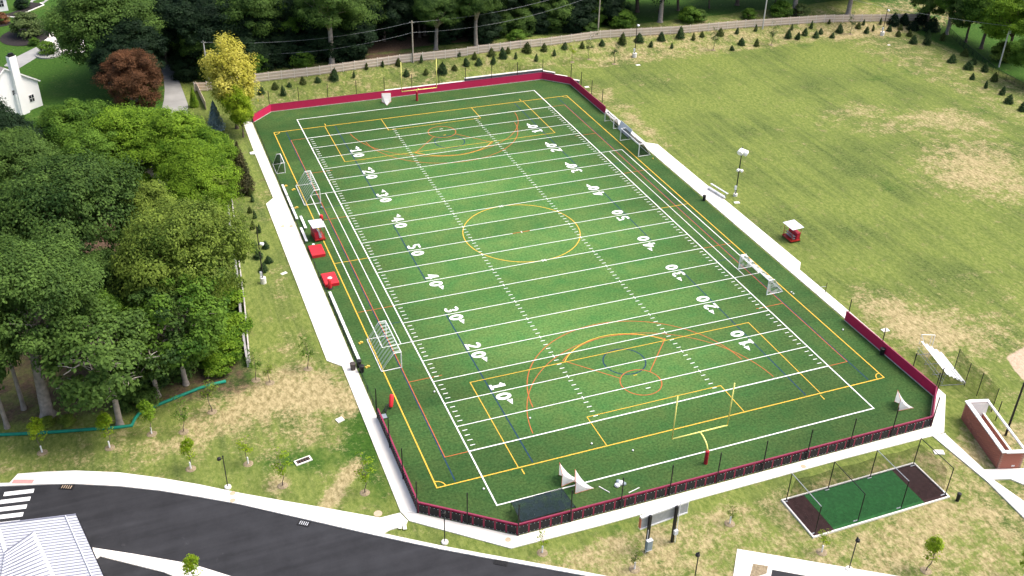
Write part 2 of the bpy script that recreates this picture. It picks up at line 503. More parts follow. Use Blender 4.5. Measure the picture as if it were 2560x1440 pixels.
def build_ground():
    xs = [-5000, -1500, -500, -220, -140]+list(np.arange(-100, 240.1, 1.0))+[300, 500, 1500, 5000]
    ys = [-5000, -1500, -500, -200, -110]+sorted(list(np.arange(-70, 250.1, 1.0))+[116.35, 116.6])+[300, 500, 1500, 5000]
    X, Y = np.meshgrid(np.array(xs, float), np.array(ys, float))
    Z = gh(X, Y)
    inside = (np.abs(X) < 260) & (np.abs(Y) < 260) & ((X > 62) | (X < -12) | (Y > 119) | (Y < -8))
    Z = Z+np.where(inside, 0.05*np.sin(X*0.31+0.4*np.sin(Y*0.23))*np.sin(Y*0.27), 0)-np.where(inside & (Y < 45) & (X < 62), 0.03, 0)
    Z = np.where((Y < 36) & (X < 62), np.minimum(Z, 0.0), Z)
    nx, ny = len(xs), len(ys)
    V = np.stack([X.ravel(), Y.ravel(), Z.ravel()], 1)
    i = np.arange(nx*ny).reshape(ny, nx)
    F = np.stack([i[:-1, :-1].ravel(), i[:-1, 1:].ravel(), i[1:, 1:].ravel(), i[1:, :-1].ravel()], 1)
    me = bpy.data.meshes.new('ground')
    me.vertices.add(len(V)); me.vertices.foreach_set('co', V.ravel())
    me.loops.add(F.size); me.loops.foreach_set('vertex_index', F.ravel().astype(np.int32))
    me.polygons.add(len(F)); me.polygons.foreach_set('loop_start', np.arange(0, F.size, 4, dtype=np.int32))
    me.update(); me.validate()
    me.polygons.foreach_set('use_smooth', [True]*len(me.polygons))
    x, y = V[:, 0], V[:, 1]
    dry = np.full(len(V), 0.21); lush_shade = np.zeros(len(V)); soil = np.zeros(len(V))
    def blob(arr, px, py, rx, ry, s, rot=0.0):
        c = at(px, py)
        dx, dy = x-c.x, y-c.y
        ca, sa = math.cos(rot), math.sin(rot)
        u, v = dx*ca+dy*sa, -dx*sa+dy*ca
        arr += s*np.exp(-((u/rx)**2+(v/ry)**2))
    # planted slope behind the far end and the borders of the plantings
    dry += 0.24*sst(116, 119, y)*(1-sst(133, 136, y))*sst(-14, -4, x)
    dry += 0.14*sst(116, 119, y)*(1-sst(128, 136, y))*sst(60, 75, x)
    dry += 0.28*sst(128, 134, x+0.10*(y-90))*(y > 60)*(1-sst(116, 128, y))*(1-sst(150, 152, x+0.0*y))
    # strip at the near right and the foreground
    dry += 0.36*(1-sst(-9, -7, y))*sst(-4, 2, x)
    dry += 0.16*sst(57, 62, x)*(1-sst(14, 28, y))
    dry += 0.10*(1-sst(28, 40, y))*(1-sst(-12, -8, x))*(y > -8)
    for a in ((2430, 390, 13, 10, .55), (2330, 290, 9, 5, .55), (2440, 310, 7, 5, .4), (2150, 275, 5, 4, .55), (2070, 295, 5, 5, .3),
              (2540, 480, 9, 7, .45), (2400, 440, 10, 6, .35), (2210, 320, 8, 3, .35), (1990, 380, 6, 6, .12),
              (2250, 795, 5, 7, .38), (2330, 840, 5, 5, .42), (2180, 750, 4, 5, .25), (2450, 830, 5, 6, .25),
              (1500, 235, 4, 3, .5), (1560, 280, 3, 9, .5), (1630, 340, 2.5, 7, .5), (1640, 200, 12, 4, .2),
              (700, 960, 6, 4, .5), (800, 990, 5, 4, .55), (640, 1010, 6, 3, .45), (540, 1060, 6, 3, .35), (860, 1000, 3, 3, .4),
              (760, 1090, 5, 3, .3), (420, 1120, 7, 2.5, .3), (200, 1130, 8, 2, .22), (690, 1205, 1.5, 1.5, .5),
              (700, 720, 2, 9, .3), (660, 500, 3, 8, .32), (720, 860, 3, 5, .25), (1560, 1400, 9, 3, .25), (2300, 1330, 8, 4, .22),
              (2420, 1100, 4, 5, .2), (1050, 1330, 4, 1, .2)):
        blob(dry, *a[:4], a[4]*.80)
    for k in range(9):
        blob(dry, 888-9*k, 1160+13.5*k, .85, .85, .62)
    for a in ((2200, 152, 8, 2.2, .50), (2190, 238, 4, 1.5, .45), (2480, 1130, 3, 4, .1), (650, 455, 3, 4, .45),
              (2410, 400, 7, 4, .18), (960, 140, 9, 4, .75), (2350, 850, 5, 5, .12), (1560, 275, 2, 6, .12), (1500, 240, 4, 2, .15)):
        blob(soil, *a)
    # gardens and woods
    lush_shade += 0.75*(1-sst(-22, -16, x+0.02*y))*(1-sst(300, 500, np.abs(y)))*sst(52, 70, y)
    lush_shade += 0.8*sst(134.0, 135.0, y-0.02*x)*sst(-14, -6, x)  # lawn behind the fence: lush green with the tree shade painted in
    lush_shade += 0.9*sst(150, 152, x)
    for a in ((800, 1150, 5, 4, .28), (900, 1080, 3, 8, .45), (640, 1160, 8, 2, .35), (930, 1180, 2, 8, .4), (560, 900, 4, 8, .95), (590, 780, 3, 10, .9), (500, 960, 8, 4, .3),
              (300, 1150, 18, 1.6, .25), (2170, 640, 20, 3, .12), (2250, 190, 14, 3, .35), (2430, 260, 4, 12, .35), (2300, 460, 9, 7, .15),
              (1900, 130, 25, 2.5, .2), (1500, 1330, 12, 1.5, .3), (2500, 880, 4, 10, .3), (1180, 1335, 4, 1.0, .2)):
        blob(lush_shade, *a)
    wx = np.interp(y, [34, 47, 62, 85], [-20.6, -19.3, -18.4, -15.9])
    lush_shade *= np.where((y > 28) & (y < 108) & (x > wx-.2) & (x < -8), .12, 1.0)
    woods = (1-sst(-27, -21, x+0.16*(y-60)))*(1-sst(85, 100, y))*sst(27, 32, y+0.10*(x+40))
    soil += 0.60*woods
    soil += 0.75*sst(135, 137, y)*(1-sst(165, 190, y))*sst(-16, -8, x)*(1-sst(58, 70, x))
    soil += 0.62*(1-sst(-21, -17, x))*sst(60, 75, y)*(1-sst(95, 104, y))
    tip = at(2515, 893); e1 = at(2560, 868)-tip; e2 = at(2560, 962)-tip
    n1 = Vector((-e1.y, e1.x)).normalized(); n2 = Vector((e2.y, -e2.x)).normalized()
    if n1.dot(e2.xy) < 0: n1 = -n1
    if n2.dot(e1.xy) < 0: n2 = -n2
    clay = sst(-1.2, 1.2, np.minimum((x-tip.x)*n1.x+(y-tip.y)*n1.y, (x-tip.x)*n2.x+(y-tip.y)*n2.y))*(x < tip.x+40)*(x > tip.x-2)*(np.abs(y-tip.y) < 60)
    C = np.stack([np.clip(dry, 0, 1), np.clip(lush_shade, 0, 1), np.clip(soil, 0, 1), clay], 1)
    ca = me.color_attributes.new('wear', 'FLOAT_COLOR', 'POINT')
    ca.data.foreach_set('color', C.ravel())
    me.materials.append(ground_material())
    g = bpy.data.objects.new('ground', me)
    col.objects.link(g)
    return tag(g, kind='structure')
ground = build_ground()

# ------------------------------------------------------------------ turf and its painted lines
W, LEN, YD = 48.768, 109.728, 0.9144
def turf_material():
    m = bpy.data.materials.new('turf')
    m.use_nodes = True
    n = m.node_tree; N = n.nodes; L = n.links
    b = N['Principled BSDF']
    b.inputs['Roughness'].default_value = 0.85
    b.inputs['Specular IOR Level'].default_value = 0.15
    tc = N.new('ShaderNodeTexCoord')
    def noise(scale, detail, mp=None):
        k = N.new('ShaderNodeTexNoise'); k.inputs['Scale'].default_value = scale; k.inputs['Detail'].default_value = detail
        k.inputs['Roughness'].default_value = 0.65
        if mp:
            q = N.new('ShaderNodeMapping'); q.inputs['Scale'].default_value = mp
            L.new(tc.outputs['Object'], q.inputs[0]); L.new(q.outputs[0], k.inputs['Vector'])
        else: L.new(tc.outputs['Object'], k.inputs['Vector'])
        return k.outputs['Fac']
    def rampc(fac, p0, c0, p1, c1):
        k = N.new('ShaderNodeValToRGB')
        k.color_ramp.elements[0].position = p0; k.color_ramp.elements[0].color = (*c0, 1)
        k.color_ramp.elements[1].position = p1; k.color_ramp.elements[1].color = (*c1, 1)
        L.new(fac, k.inputs[0]); return k.outputs[0]
    fine = noise(3.4, 8)
    base = rampc(fine, 0.30, (0.022, 0.064, 0.014), 0.70, (0.076, 0.168, 0.045))
    patch = noise(0.30, 5)
    k = N.new('ShaderNodeMix'); k.data_type = 'RGBA'; k.blend_type = 'MULTIPLY'
    sA = [i for i in k.inputs if i.name == 'A' and i.type == 'RGBA'][0]
    sB = [i for i in k.inputs if i.name == 'B' and i.type == 'RGBA'][0]
    k.inputs['Factor'].default_value = 1.0
    L.new(base, sA)
    L.new(rampc(patch, 0.32, (0.74, 0.90, 0.86), 0.68, (1.40, 1.08, 1.06)), sB)
    big = noise(1.0, 3, (0.012, 0.055, 1))
    k2 = N.new('ShaderNodeMix'); k2.data_type = 'RGBA'; k2.blend_type = 'MULTIPLY'; k2.inputs['Factor'].default_value = 1.0
    L.new([o for o in k.outputs if o.type == 'RGBA'][0], [i for i in k2.inputs if i.name == 'A' and i.type == 'RGBA'][0])
    L.new(rampc(big, 0.35, (0.74, 0.82, 0.76), 0.65, (1.30, 1.20, 1.26)), [i for i in k2.inputs if i.name == 'B' and i.type == 'RGBA'][0])
    # nap of the rolls: every five-yard roll leans a little differently; paler middle and darker edges are vignetting put into the colour
    sx = N.new('ShaderNodeSeparateXYZ'); L.new(tc.outputs['Object'], sx.inputs[0])
    def mth(op, a, c=None, d=None):
        q = N.new('ShaderNodeMath'); q.operation = op
        for i, v in enumerate((a, c, d)):
            if v is None: continue
            if isinstance(v, (int, float)): q.inputs[i].default_value = v
            else: L.new(v, q.inputs[i])
        return q.outputs[0]
    roll = mth('FLOOR', mth('DIVIDE', sx.outputs[1], 4.572))
    wn = N.new('ShaderNodeTexWhiteNoise'); wn.noise_dimensions = '1D'; L.new(roll, wn.inputs['W'])
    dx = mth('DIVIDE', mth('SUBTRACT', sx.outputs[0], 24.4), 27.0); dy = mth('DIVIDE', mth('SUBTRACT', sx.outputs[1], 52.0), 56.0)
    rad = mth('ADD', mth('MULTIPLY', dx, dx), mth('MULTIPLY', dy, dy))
    vignette = N.new('ShaderNodeMapRange'); vignette.interpolation_type = 'SMOOTHSTEP'
    vignette.inputs['From Min'].default_value = 1.25; vignette.inputs['From Max'].default_value = 0.05
    vignette.inputs['To Min'].default_value = 0.76; vignette.inputs['To Max'].default_value = 1.40
    L.new(mth('ADD', rad, mth('MULTIPLY', mth('SUBTRACT', patch, 0.5), 0.6)), vignette.inputs[0])
    gain = mth('MULTIPLY', vignette.outputs[0], mth('MULTIPLY_ADD', wn.outputs['Value'], 0.24, 0.88))
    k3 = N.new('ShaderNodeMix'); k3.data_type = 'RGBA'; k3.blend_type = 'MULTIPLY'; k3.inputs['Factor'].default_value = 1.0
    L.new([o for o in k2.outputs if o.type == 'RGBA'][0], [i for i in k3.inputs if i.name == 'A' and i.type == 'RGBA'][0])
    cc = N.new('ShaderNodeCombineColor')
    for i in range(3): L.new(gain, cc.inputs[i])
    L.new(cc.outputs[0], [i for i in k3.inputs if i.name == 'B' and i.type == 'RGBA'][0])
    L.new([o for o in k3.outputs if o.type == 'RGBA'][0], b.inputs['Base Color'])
    bp = N.new('ShaderNodeBump'); bp.inputs['Strength'].default_value = 0.4; bp.inputs['Distance'].default_value = 0.04
    L.new(fine, bp.inputs['Height']); L.new(bp.outputs[0], b.inputs['Normal'])
    return m
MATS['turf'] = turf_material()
FIELD = [(-8.0, 111.0), (-4.0, 115.0), (52.7, 115.0), (57.2, 110.6), (57.3, -0.6), (53.0, -5.0), (0.5, -4.7), (-8.1, 1.8)]
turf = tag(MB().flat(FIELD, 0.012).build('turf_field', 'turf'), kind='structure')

ZB, ZO, ZY, ZW, ZN = 0.017, 0.022, 0.027, 0.032, 0.037
def line(name, pts, wd, z, m, closed=False):
    return MB().strip(pts, wd, z, closed=closed).build(name, m, turf)
def arc(cx, cy, r, a0, a1, n=40):
    return [(cx+r*math.cos(R(a0+(a1-a0)*i/n)), cy+r*math.sin(R(a0+(a1-a0)*i/n))) for i in range(n+1)]
def mir(pts): return [(p[0], LEN-p[1]) for p in pts]
cx = 24.4
LW = 0.115
# football: border, yard lines, hash marks
for pts in (((0, -0.09), (0, LEN+0.09)), ((W, -0.09), (W, LEN+0.09))):
    line('side_line', pts, 0.16, ZW+0.002, 'line_white')
for yy in (0, LEN):
    line('end_line', ((0.09, yy), (W-0.09, yy)), 0.16, ZW, 'line_white')
for k in range(2, 23):
    yy = k*5*YD
    x0, x1 = (0.09, W-0.09)
    line('goal_line' if k in (2, 22) else 'yard_line', ((x0, yy), (x1, yy)), 0.16 if k in (2, 22) else 0.112, ZW, 'line_white')
tick = MB().box((0, 0, 0), (0.62, 0.10, 0.003)).mesh('hash_mark', 'line_white')
marks = []
for y in range(11, 110):
    if y % 5 == 0:
        for hx in (53.33/3*YD, 53.33*2/3*YD): marks.append((hx, y*YD, 2))
    else:
        for hx in (0.75, 53.33/3*YD, 53.33*2/3*YD, W-0.75): marks.append((hx, y*YD, 0))
marks.sort(key=lambda q: math.hypot(q[0]-CAM[0], q[1]-CAM[1]))
cross = MB().box((0, 0, 0), (0.10, 0.62, 0.003)).mesh('hash_cross', 'line_white')
for hx, hy, kd in marks[:300]:
    put(cross if kd else tick, 'hash_mark', turf, (hx, hy, ZN if kd else ZW))
mb = MB()
for hx, hy, kd in marks[300:]:
    mb.box((hx, hy, ZN if kd else ZW), (0.10, 0.62, 0.003) if kd else (0.62, 0.10, 0.003))
tag(mb.build('hash_marks', 'line_white', turf), kind='stuff')
# team areas
for s, xa, xb in ((-1, -1.5, -4.0), (1, W+1.75, W+4.25)):
    e = -0.09 if s < 0 else W+0.09
    for yy in (35*YD, 85*YD):
        line('team_area_line', ((e, yy), (xb, yy)), 0.10, ZW, 'line_white')
    line('team_area_line', ((xa, 35*YD+.07), (xa, 85*YD-.07)), 0.10, ZW, 'line_white')
    line('team_area_line', ((xb, 35*YD-.06), (xb, 85*YD+.06)), 0.125, ZW+.002, 'line_white')
# soccer, yellow
line('touch_line', ((-5.2, 4.7), (54.0, 4.7), (54.0, 105.03), (-5.2, 105.03)), 0.15, ZY, 'line_yellow', True)
line('halfway_line', ((-5.1, 54.9), (-0.1, 54.9)), 0.105, ZY, 'line_yellow')
line('halfway_line', ((W+.1, 54.9), (53.9, 54.9)), 0.105, ZY, 'line_yellow')
line('centre_circle', arc(cx, 54.86, 9.15, 0, 360, 72)[:-1], 0.13, ZY, 'line_yellow', True)
for f in (lambda q: q, mir):
    line('penalty_area_line', f(((4.3, 4.8), (4.3, 21.2), (44.4, 21.2), (44.4, 4.8))), 0.105, ZY, 'line_yellow')
    line('goal_area_line', f(((15.2, 4.8), (15.2, 10.2), (33.5, 10.2), (33.5, 4.8))), 0.105, ZY, 'line_yellow')
    line('penalty_arc', f(arc(cx, 15.7, 9.15, 37, 143)), 0.105, ZY, 'line_yellow')
    for tx in (4.55, 44.15): line('distance_mark', f(((tx, 4.4), (tx, 3.5))), 0.13, ZY, 'line_yellow')
    line('corner_arc', f(arc(-5.2, 4.7, 1.0, 4, 86, 10)), 0.12, ZY+.002, 'line_yellow')
    line('corner_arc', f(arc(54.0, 4.7, 1.0, 94, 176, 10)), 0.12, ZY+.002, 'line_yellow')
    # lacrosse, orange
    line('goal_circle', f(arc(cx, 14.15, 2.6, 0, 360, 40)[:-1]), 0.13, ZO, 'line_orange', True)
    line('shooting_arc', f(arc(cx, 8.15, 16.45, 5, 175, 60)), 0.105, ZO, 'line_orange')
    line('outer_arc', f(arc(cx, 13.1, 14.6, 4, 176, 60)), 0.12, ZO+.002, 'line_orange')
    line('fan_line', f([(22.3, 15.75), (17.0, 21.6)]+arc(cx, 14.1, 10.5, 133, 47, 24)+[(31.8, 21.6), (26.5, 15.75)]), 0.12, ZO-.002, 'line_orange')
    # men's lacrosse, blue
    line('crease_circle', f(arc(cx, 18.8, 2.74, 0, 360, 40)[:-1]), 0.17, ZB, 'line_blue', True)
    for bx in (6.15, 42.45): line('wing_line', f(((bx, 5.0), (bx, 37.0))), 0.16, ZB, 'line_blue')
    for a_, b_ in ((-0.1, -2.9), (W+.1, 51.7)): line('restraining_line', f(((a_, 37.0), (b_, 37.0))), 0.11, ZB, 'line_blue')
    for a_, b_, yy in ((-2.8, 1.5, 23.8), (47.3, 51.6, 23.8), (-5.0, -0.1, 41.1), (W+.1, 53.8, 41.1)):
        line('restraining_line', f(((a_, yy), (b_, yy))), 0.105, ZO, 'line_orange')
for bx in (6.15, 42.45): line('wing_line', ((bx, 46.0), (bx, 63.7)), 0.16, ZB, 'line_blue')
line('boundary_line', ((-0.1, 9.14), (-2.86, 9.14), (-2.86, 100.6), (-0.1, 100.6)), 0.105, ZO, 'line_orange')
line('boundary_line', ((W+.1, 9.14), (51.66, 9.14), (51.66, 100.6), (W+.1, 100.6)), 0.105, ZO, 'line_orange')
for bx in (-3.0, 51.8): line('boundary_line', ((bx, 5.0), (bx, 104.7)), 0.15, ZB, 'line_blue')
line('draw_line', ((22.9, 54.86), (25.8, 54.86)), 0.14, ZN, 'line_orange')
for yy in (45.72, 64.0):
    line('centre_cross', ((cx-.32, yy+.26), (cx+.32, yy-.26)), 0.10, ZN, 'line_white')
    line('centre_cross', ((cx-.32, yy-.26), (cx+.32, yy+.26)), 0.10, ZN+.002, 'line_white')
line('centre_cross', ((cx, 54.6), (cx, 55.12)), 0.12, ZN+.004, 'line_white')
for yy in (12.8, LEN-12.8): line('spot_mark', ((cx-.02, yy), (cx+.62, yy)), 0.12, ZN, 'line_white')
for yy in (15.7, LEN-15.7): line('spot_mark', ((cx-.25, yy), (cx+.25, yy)), 0.12, ZN, 'line_yellow')

def glyph(ch):
    """a slab digit, 1.2 wide and 1.83 high, centred, built without overlaps: list of (points, width, closed)"""
    ov = lambda cx_, cy_, rx, ry, a0, a1, n: [(cx_+rx*math.cos(R(a0+(a1-a0)*i/n)), cy_+ry*math.sin(R(a0+(a1-a0)*i/n))) for i in range(n+1)]
    if ch == '0': return [(ov(0, 0, .41, .70, 0, 360, 24)[:-1], .40, True)]
    if ch == '1': return [(((0, .92), (0, -.60)), .42, False), (((-.46, -.76), (.46, -.76)), .31, False), (((-.46, .40), (-.212, .66)), .30, False)]
    if ch == '2': return [(ov(0, .40, .38, .36, 165, -35, 12)+[(.05, -.20), (-.36, -.62)], .36, False), (((-.58, -.80), (.58, -.80)), .28, False)]
    if ch == '3': return [(ov(0, .40, .38, .34, 150, -85, 12), .34, False), (ov(0, -.40, .40, .35, 85, -150, 12), .34, False)]
    if ch == '4': return [(((.22, .92), (.22, -.92)), .36, False), (((.035, .80), (-.46, -.24), (.035, -.24)), .26, False), (((.405, -.24), (.60, -.24)), .28, False)]
    if ch == '5': return [(((.50, .78), (-.36, .78), (-.36, .12)), .28, False), (ov(-.02, -.34, .40, .42, 128, -150, 14), .33, False)]
def number(tens, yy, left):
    ob_pts = MB()
    for ch, off in ((tens, -0.98), ('0', 0.98)):
        for pts, wd, cl in glyph(ch):
            P = []
            for u, v in pts:
                u += off
                P.append((v, -u) if left else (-v, u))      # v: up the digit, u: along the reading direction
            ob_pts.strip(P, wd, 0, closed=cl)
    q = yy/LEN-0.5
    if abs(q) > 0.02:
        sgn = -1 if q < 0 else 1
        ax = 0.45 if left else -0.45
        a0 = sgn*1.72
        tri = [(ax-.36, a0), (ax+.36, a0), (ax, a0+sgn*0.95)]
        ob_pts.flat(tri, 0)
    o = ob_pts.build('yard_number', 'line_white', turf, world=False)
    o.location = (7.25 if left else W-7.25, yy, ZN+.005)
    o.scale = (1.08, 1.08, 1)
for k, t in enumerate('123454321'):
    for left in (True, False): number(t, (20+10*k)*YD, left)
# seams between the rolls of turf show as faint ridges near the corners
# ------------------------------------------------------------------ pavements
ZC = 0.11
def slab(name, poly, m='concrete', z1=ZC, z0=-0.12):
    return tag(MB().prism(poly, z0, z1).build(name, m), kind='structure')
P2 = lambda *pp: [tuple(at(a, b)[:2]) for a, b in pp]
slab('pavement', [(-8.25, 111.2), (-8.25, 1.7), (-9.9, 2.4), (-9.85, 29.7), (-11.4, 31.5), (-11.4, 76.9), (-9.95, 78.6), (-10.0, 96.6), (-10.8, 96.8), (-10.8, 97.6), (-10.0, 97.8), (-9.9, 111.9)])
slab('pavement', [(57.5, 110.9), (58.6, 112.9), (58.5, 79.1), (60.3, 77.6), (60.5, 32.4), (59.15, 30.7), (59.2, 20.4), (58.9, -0.9), (53.75, -6.6), (53.1, -5.2), (57.5, -0.7)])
slab('pavement', [(53.08, -5.22), (53.73, -6.62), (52.0, -6.65), (39.5, -6.45), (9.0, -6.5), (-0.8, -6.3), (-9.4, 0.9), (-9.85, 2.37), (-8.3, 1.65), (0.45, -4.95), (25, -5.15)])
side = P2((45, 1186), (110, 1181), (190, 1178), (300, 1183), (400, 1196), (500, 1213), (600, 1234), (700, 1252), (800, 1269), (950, 1296))
side = side+[(-10.0, 2.35), (-9.55, 0.95)]+P2((1012, 1317), (975, 1326), (955, 1337), (900, 1326), (800, 1303), (700, 1280), (600, 1257), (500, 1239), (400, 1223), (300, 1212), (185, 1206), (110, 1207), (22, 1211))
slab('pavement', side)
KERB = [(0, 1217), (120, 1212), (185, 1211), (300, 1217), (400, 1228), (500, 1244), (600, 1262), (700, 1285), (800, 1308), (900, 1331), (1000, 1353), (1100, 1374), (1200, 1393), (1300, 1411), (1460, 1440), (1700, 1487)]
kb = P2(*KERB)
kb = [(kb[0][0]-14, kb[0][1]+4.8)]+kb
def ribbon(name, pts, wd, m, z0, z1, off=0.0):
    mb = MB()
    L_, R_ = [], []
    for i in range(len(pts)):
        a = Vector(pts[max(0, i-1)]); b = Vector(pts[min(len(pts)-1, i+1)])
        d = (b-a).normalized(); nn = Vector((-d.y, d.x)); p = Vector(pts[i])
        L_.append(p+nn*(off+wd)); R_.append(p+nn*off)
    P = []
    for l, r in zip(L_, R_):
        P += [(r.x, r.y, z0), (r.x, r.y, z1), (l.x, l.y, z1), (l.x, l.y, z0)]
    Fs = []
    for i in range(len(pts)-1):
        a = i*4
        for k in range(3): Fs.append((a+k, a+k+4, a+k+5, a+k+1))
    Fs += [(0, 1, 2, 3), tuple(len(P)-4+q for q in (3, 2, 1, 0))]
    return tag(mb.add(P, Fs).build(name, m), kind='structure')
ribbon('kerb', kb, 0.46, 'kerbstone', -0.1, ZC+0.012)

def asphalt():
    m = bpy.data.materials.new('asphalt'); m.use_nodes = True
    n = m.node_tree; N = n.nodes; L = n.links; b = N['Principled BSDF']
    b.inputs['Roughness'].default_value = 0.75; b.inputs['Specular IOR Level'].default_value = 0.3
    tc = N.new('ShaderNodeTexCoord')
    mp = N.new('ShaderNodeMapping'); mp.inputs['Rotation'].default_value = (0, 0, R(33)); mp.inputs['Scale'].default_value = (0.05, 0.9, 1)
    L.new(tc.outputs['Object'], mp.inputs[0])
    a = N.new('ShaderNodeTexNoise'); a.inputs['Scale'].default_value = 1.0; a.inputs['Detail'].default_value = 6; L.new(mp.outputs[0], a.inputs['Vector'])
    c = N.new('ShaderNodeTexNoise'); c.inputs['Scale'].default_value = 0.35; c.inputs['Detail'].default_value = 8; c.inputs['Roughness'].default_value = 0.7; L.new(tc.outputs['Object'], c.inputs['Vector'])
    s = N.new('ShaderNodeMath'); s.operation = 'ADD'; L.new(a.outputs['Fac'], s.inputs[0]); L.new(c.outputs['Fac'], s.inputs[1])
    r = N.new('ShaderNodeValToRGB')
    r.color_ramp.elements[0].position = 0.36; r.color_ramp.elements[0].color = (0.013, 0.0135, 0.016, 1)
    r.color_ramp.elements[1].position = 0.70; r.color_ramp.elements[1].color = (0.034, 0.035, 0.040, 1)
    h = N.new('ShaderNodeMath'); h.operation = 'MULTIPLY'; h.inputs[1].default_value = 0.5; L.new(s.outputs[0], h.inputs[0])
    L.new(h.outputs[0], r.inputs[0])
    sc_ = N.new('ShaderNodeTexNoise'); sc_.inputs['Scale'].default_value = 0.22; sc_.inputs['Detail'].default_value = 12; sc_.inputs['Roughness'].default_value = 0.82; L.new(tc.outputs['Object'], sc_.inputs['Vector'])
    mr = N.new('ShaderNodeMapRange'); mr.inputs['From Min'].default_value = 0.60; mr.inputs['From Max'].default_value = 0.74; mr.inputs['To Max'].default_value = 0.55; L.new(sc_.outputs['Fac'], mr.inputs[0])
    mx = N.new('ShaderNodeMix'); mx.data_type = 'RGBA'; L.new(mr.outputs[0], mx.inputs['Factor'])
    L.new(r.outputs[0], [i for i in mx.inputs if i.name == 'A' and i.type == 'RGBA'][0])
    [i for i in mx.inputs if i.name == 'B' and i.type == 'RGBA'][0].default_value = (0.105, 0.105, 0.112, 1)
    L.new([o for o in mx.outputs if o.type == 'RGBA'][0], b.inputs['Base Color'])
    g = N.new('ShaderNodeTexNoise'); g.inputs['Scale'].default_value = 30; L.new(tc.outputs['Object'], g.inputs['Vector'])
    bp = N.new('ShaderNodeBump'); bp.inputs['Strength'].default_value = 0.3; bp.inputs['Distance'].default_value = 0.02
    L.new(g.outputs['Fac'], bp.inputs['Height']); L.new(bp.outputs[0], b.inputs['Normal'])
    MATS['asphalt'] = m
asphalt()
southern = P2((1700, 1700), (200, 1800), (-300, 1800))
road = tag(MB().flat(kb+southern+[(kb[0][0]-14, kb[0][1]-30)], 0.006).build('road', 'asphalt'), kind='structure')
# zebra crossing: one long bar after another
for i in range(7):
    a = at(88-9.2*i, 1223+20.6*i); b = at(3-5.6*i-14, 1238+18.6*i)
    a2 = Vector((a.x, a.y)); d = Vector((at(88, 1221).x-at(0, 1231).x, at(88, 1221).y-at(0, 1231).y)).normalized()
    nn = Vector((-d.y, d.x))
    c0 = Vector(at(86-8.9*i, 1222+19.5*i)[:2])
    poly = [c0, c0-d*3.0, c0-d*3.0-nn*0.62, c0-nn*0.62]
    MB().flat([tuple(p) for p in poly], 0.012).build('crossing_bar', 'white_paint', road)
# planted island between road and car park, lower left
isl = P2((232, 1371), (330, 1386), (480, 1412), (560, 1437), (640, 1462), (520, 1478), (410, 1432), (250, 1392), (238, 1402))
slab('kerb_island', isl, 'concrete', 0.13)
# car park corner, lower right
lot = P2((1843, 1374), (2240, 1441), (2800, 1535), (2900, 1900), (1700, 1900), (1815, 1560))
slab('car_park_pavement', lot, 'concrete', ZC)
tag(MB().flat(P2((1930, 1426), (1990, 1437), (2700, 1560), (2750, 1850), (1850, 1850), (1905, 1560)), ZC+0.006).build('car_park_road', 'asphalt'), kind='structure')
tag(MB().flat(P2((1882, 1411), (1920, 1417), (1916, 1436), (1872, 1450)), ZC+0.008).build('planting_bed', 'mulch'), kind='structure')
# right-hand paths by the dugout
slab('path', [(53.8, -6.75), (52.0, -6.7)]+P2((2470, 1207), (2570, 1306), (2900, 1640), (2990, 1640), (2570, 1262), (2482, 1200), (2570, 1196), (2760, 1190), (2760, 1165), (2570, 1172), (2460, 1175), (2365, 1088)), 'concrete', ZC-0.004)
slab('dugout_floor', P2((2466, 1174), (2560, 1172), (2590, 1250), (2560, 1212)), 'concrete', 0.06)
# driveway and lane at the upper left
slab('lane', P2((470, 262), (462, 240), (447, 200), (436, 170), (420, 140), (395, 120), (360, 95), (340, 95), (362, 125), (385, 150), (408, 185), (412, 225), (410, 250), (400, 290), (470, 290)), 'concrete_grey', 0.05)
slab('driveway', P2((175, 128), (150, 118), (135, 80), (124, 82), (110, 98), (112, 113), (128, 125), (160, 134), (185, 135), (215, 130), (210, 100), (170, 95)), 'concrete', 0.05)
slab('driveway', P2((111, 108), (30, 148), (10, 165), (46, 172), (122, 126)), 'concrete_grey', 0.045)
slab('driveway', P2((75, 5), (105, 12), (135, -10), (95, -25)), 'concrete_grey', 0.045)

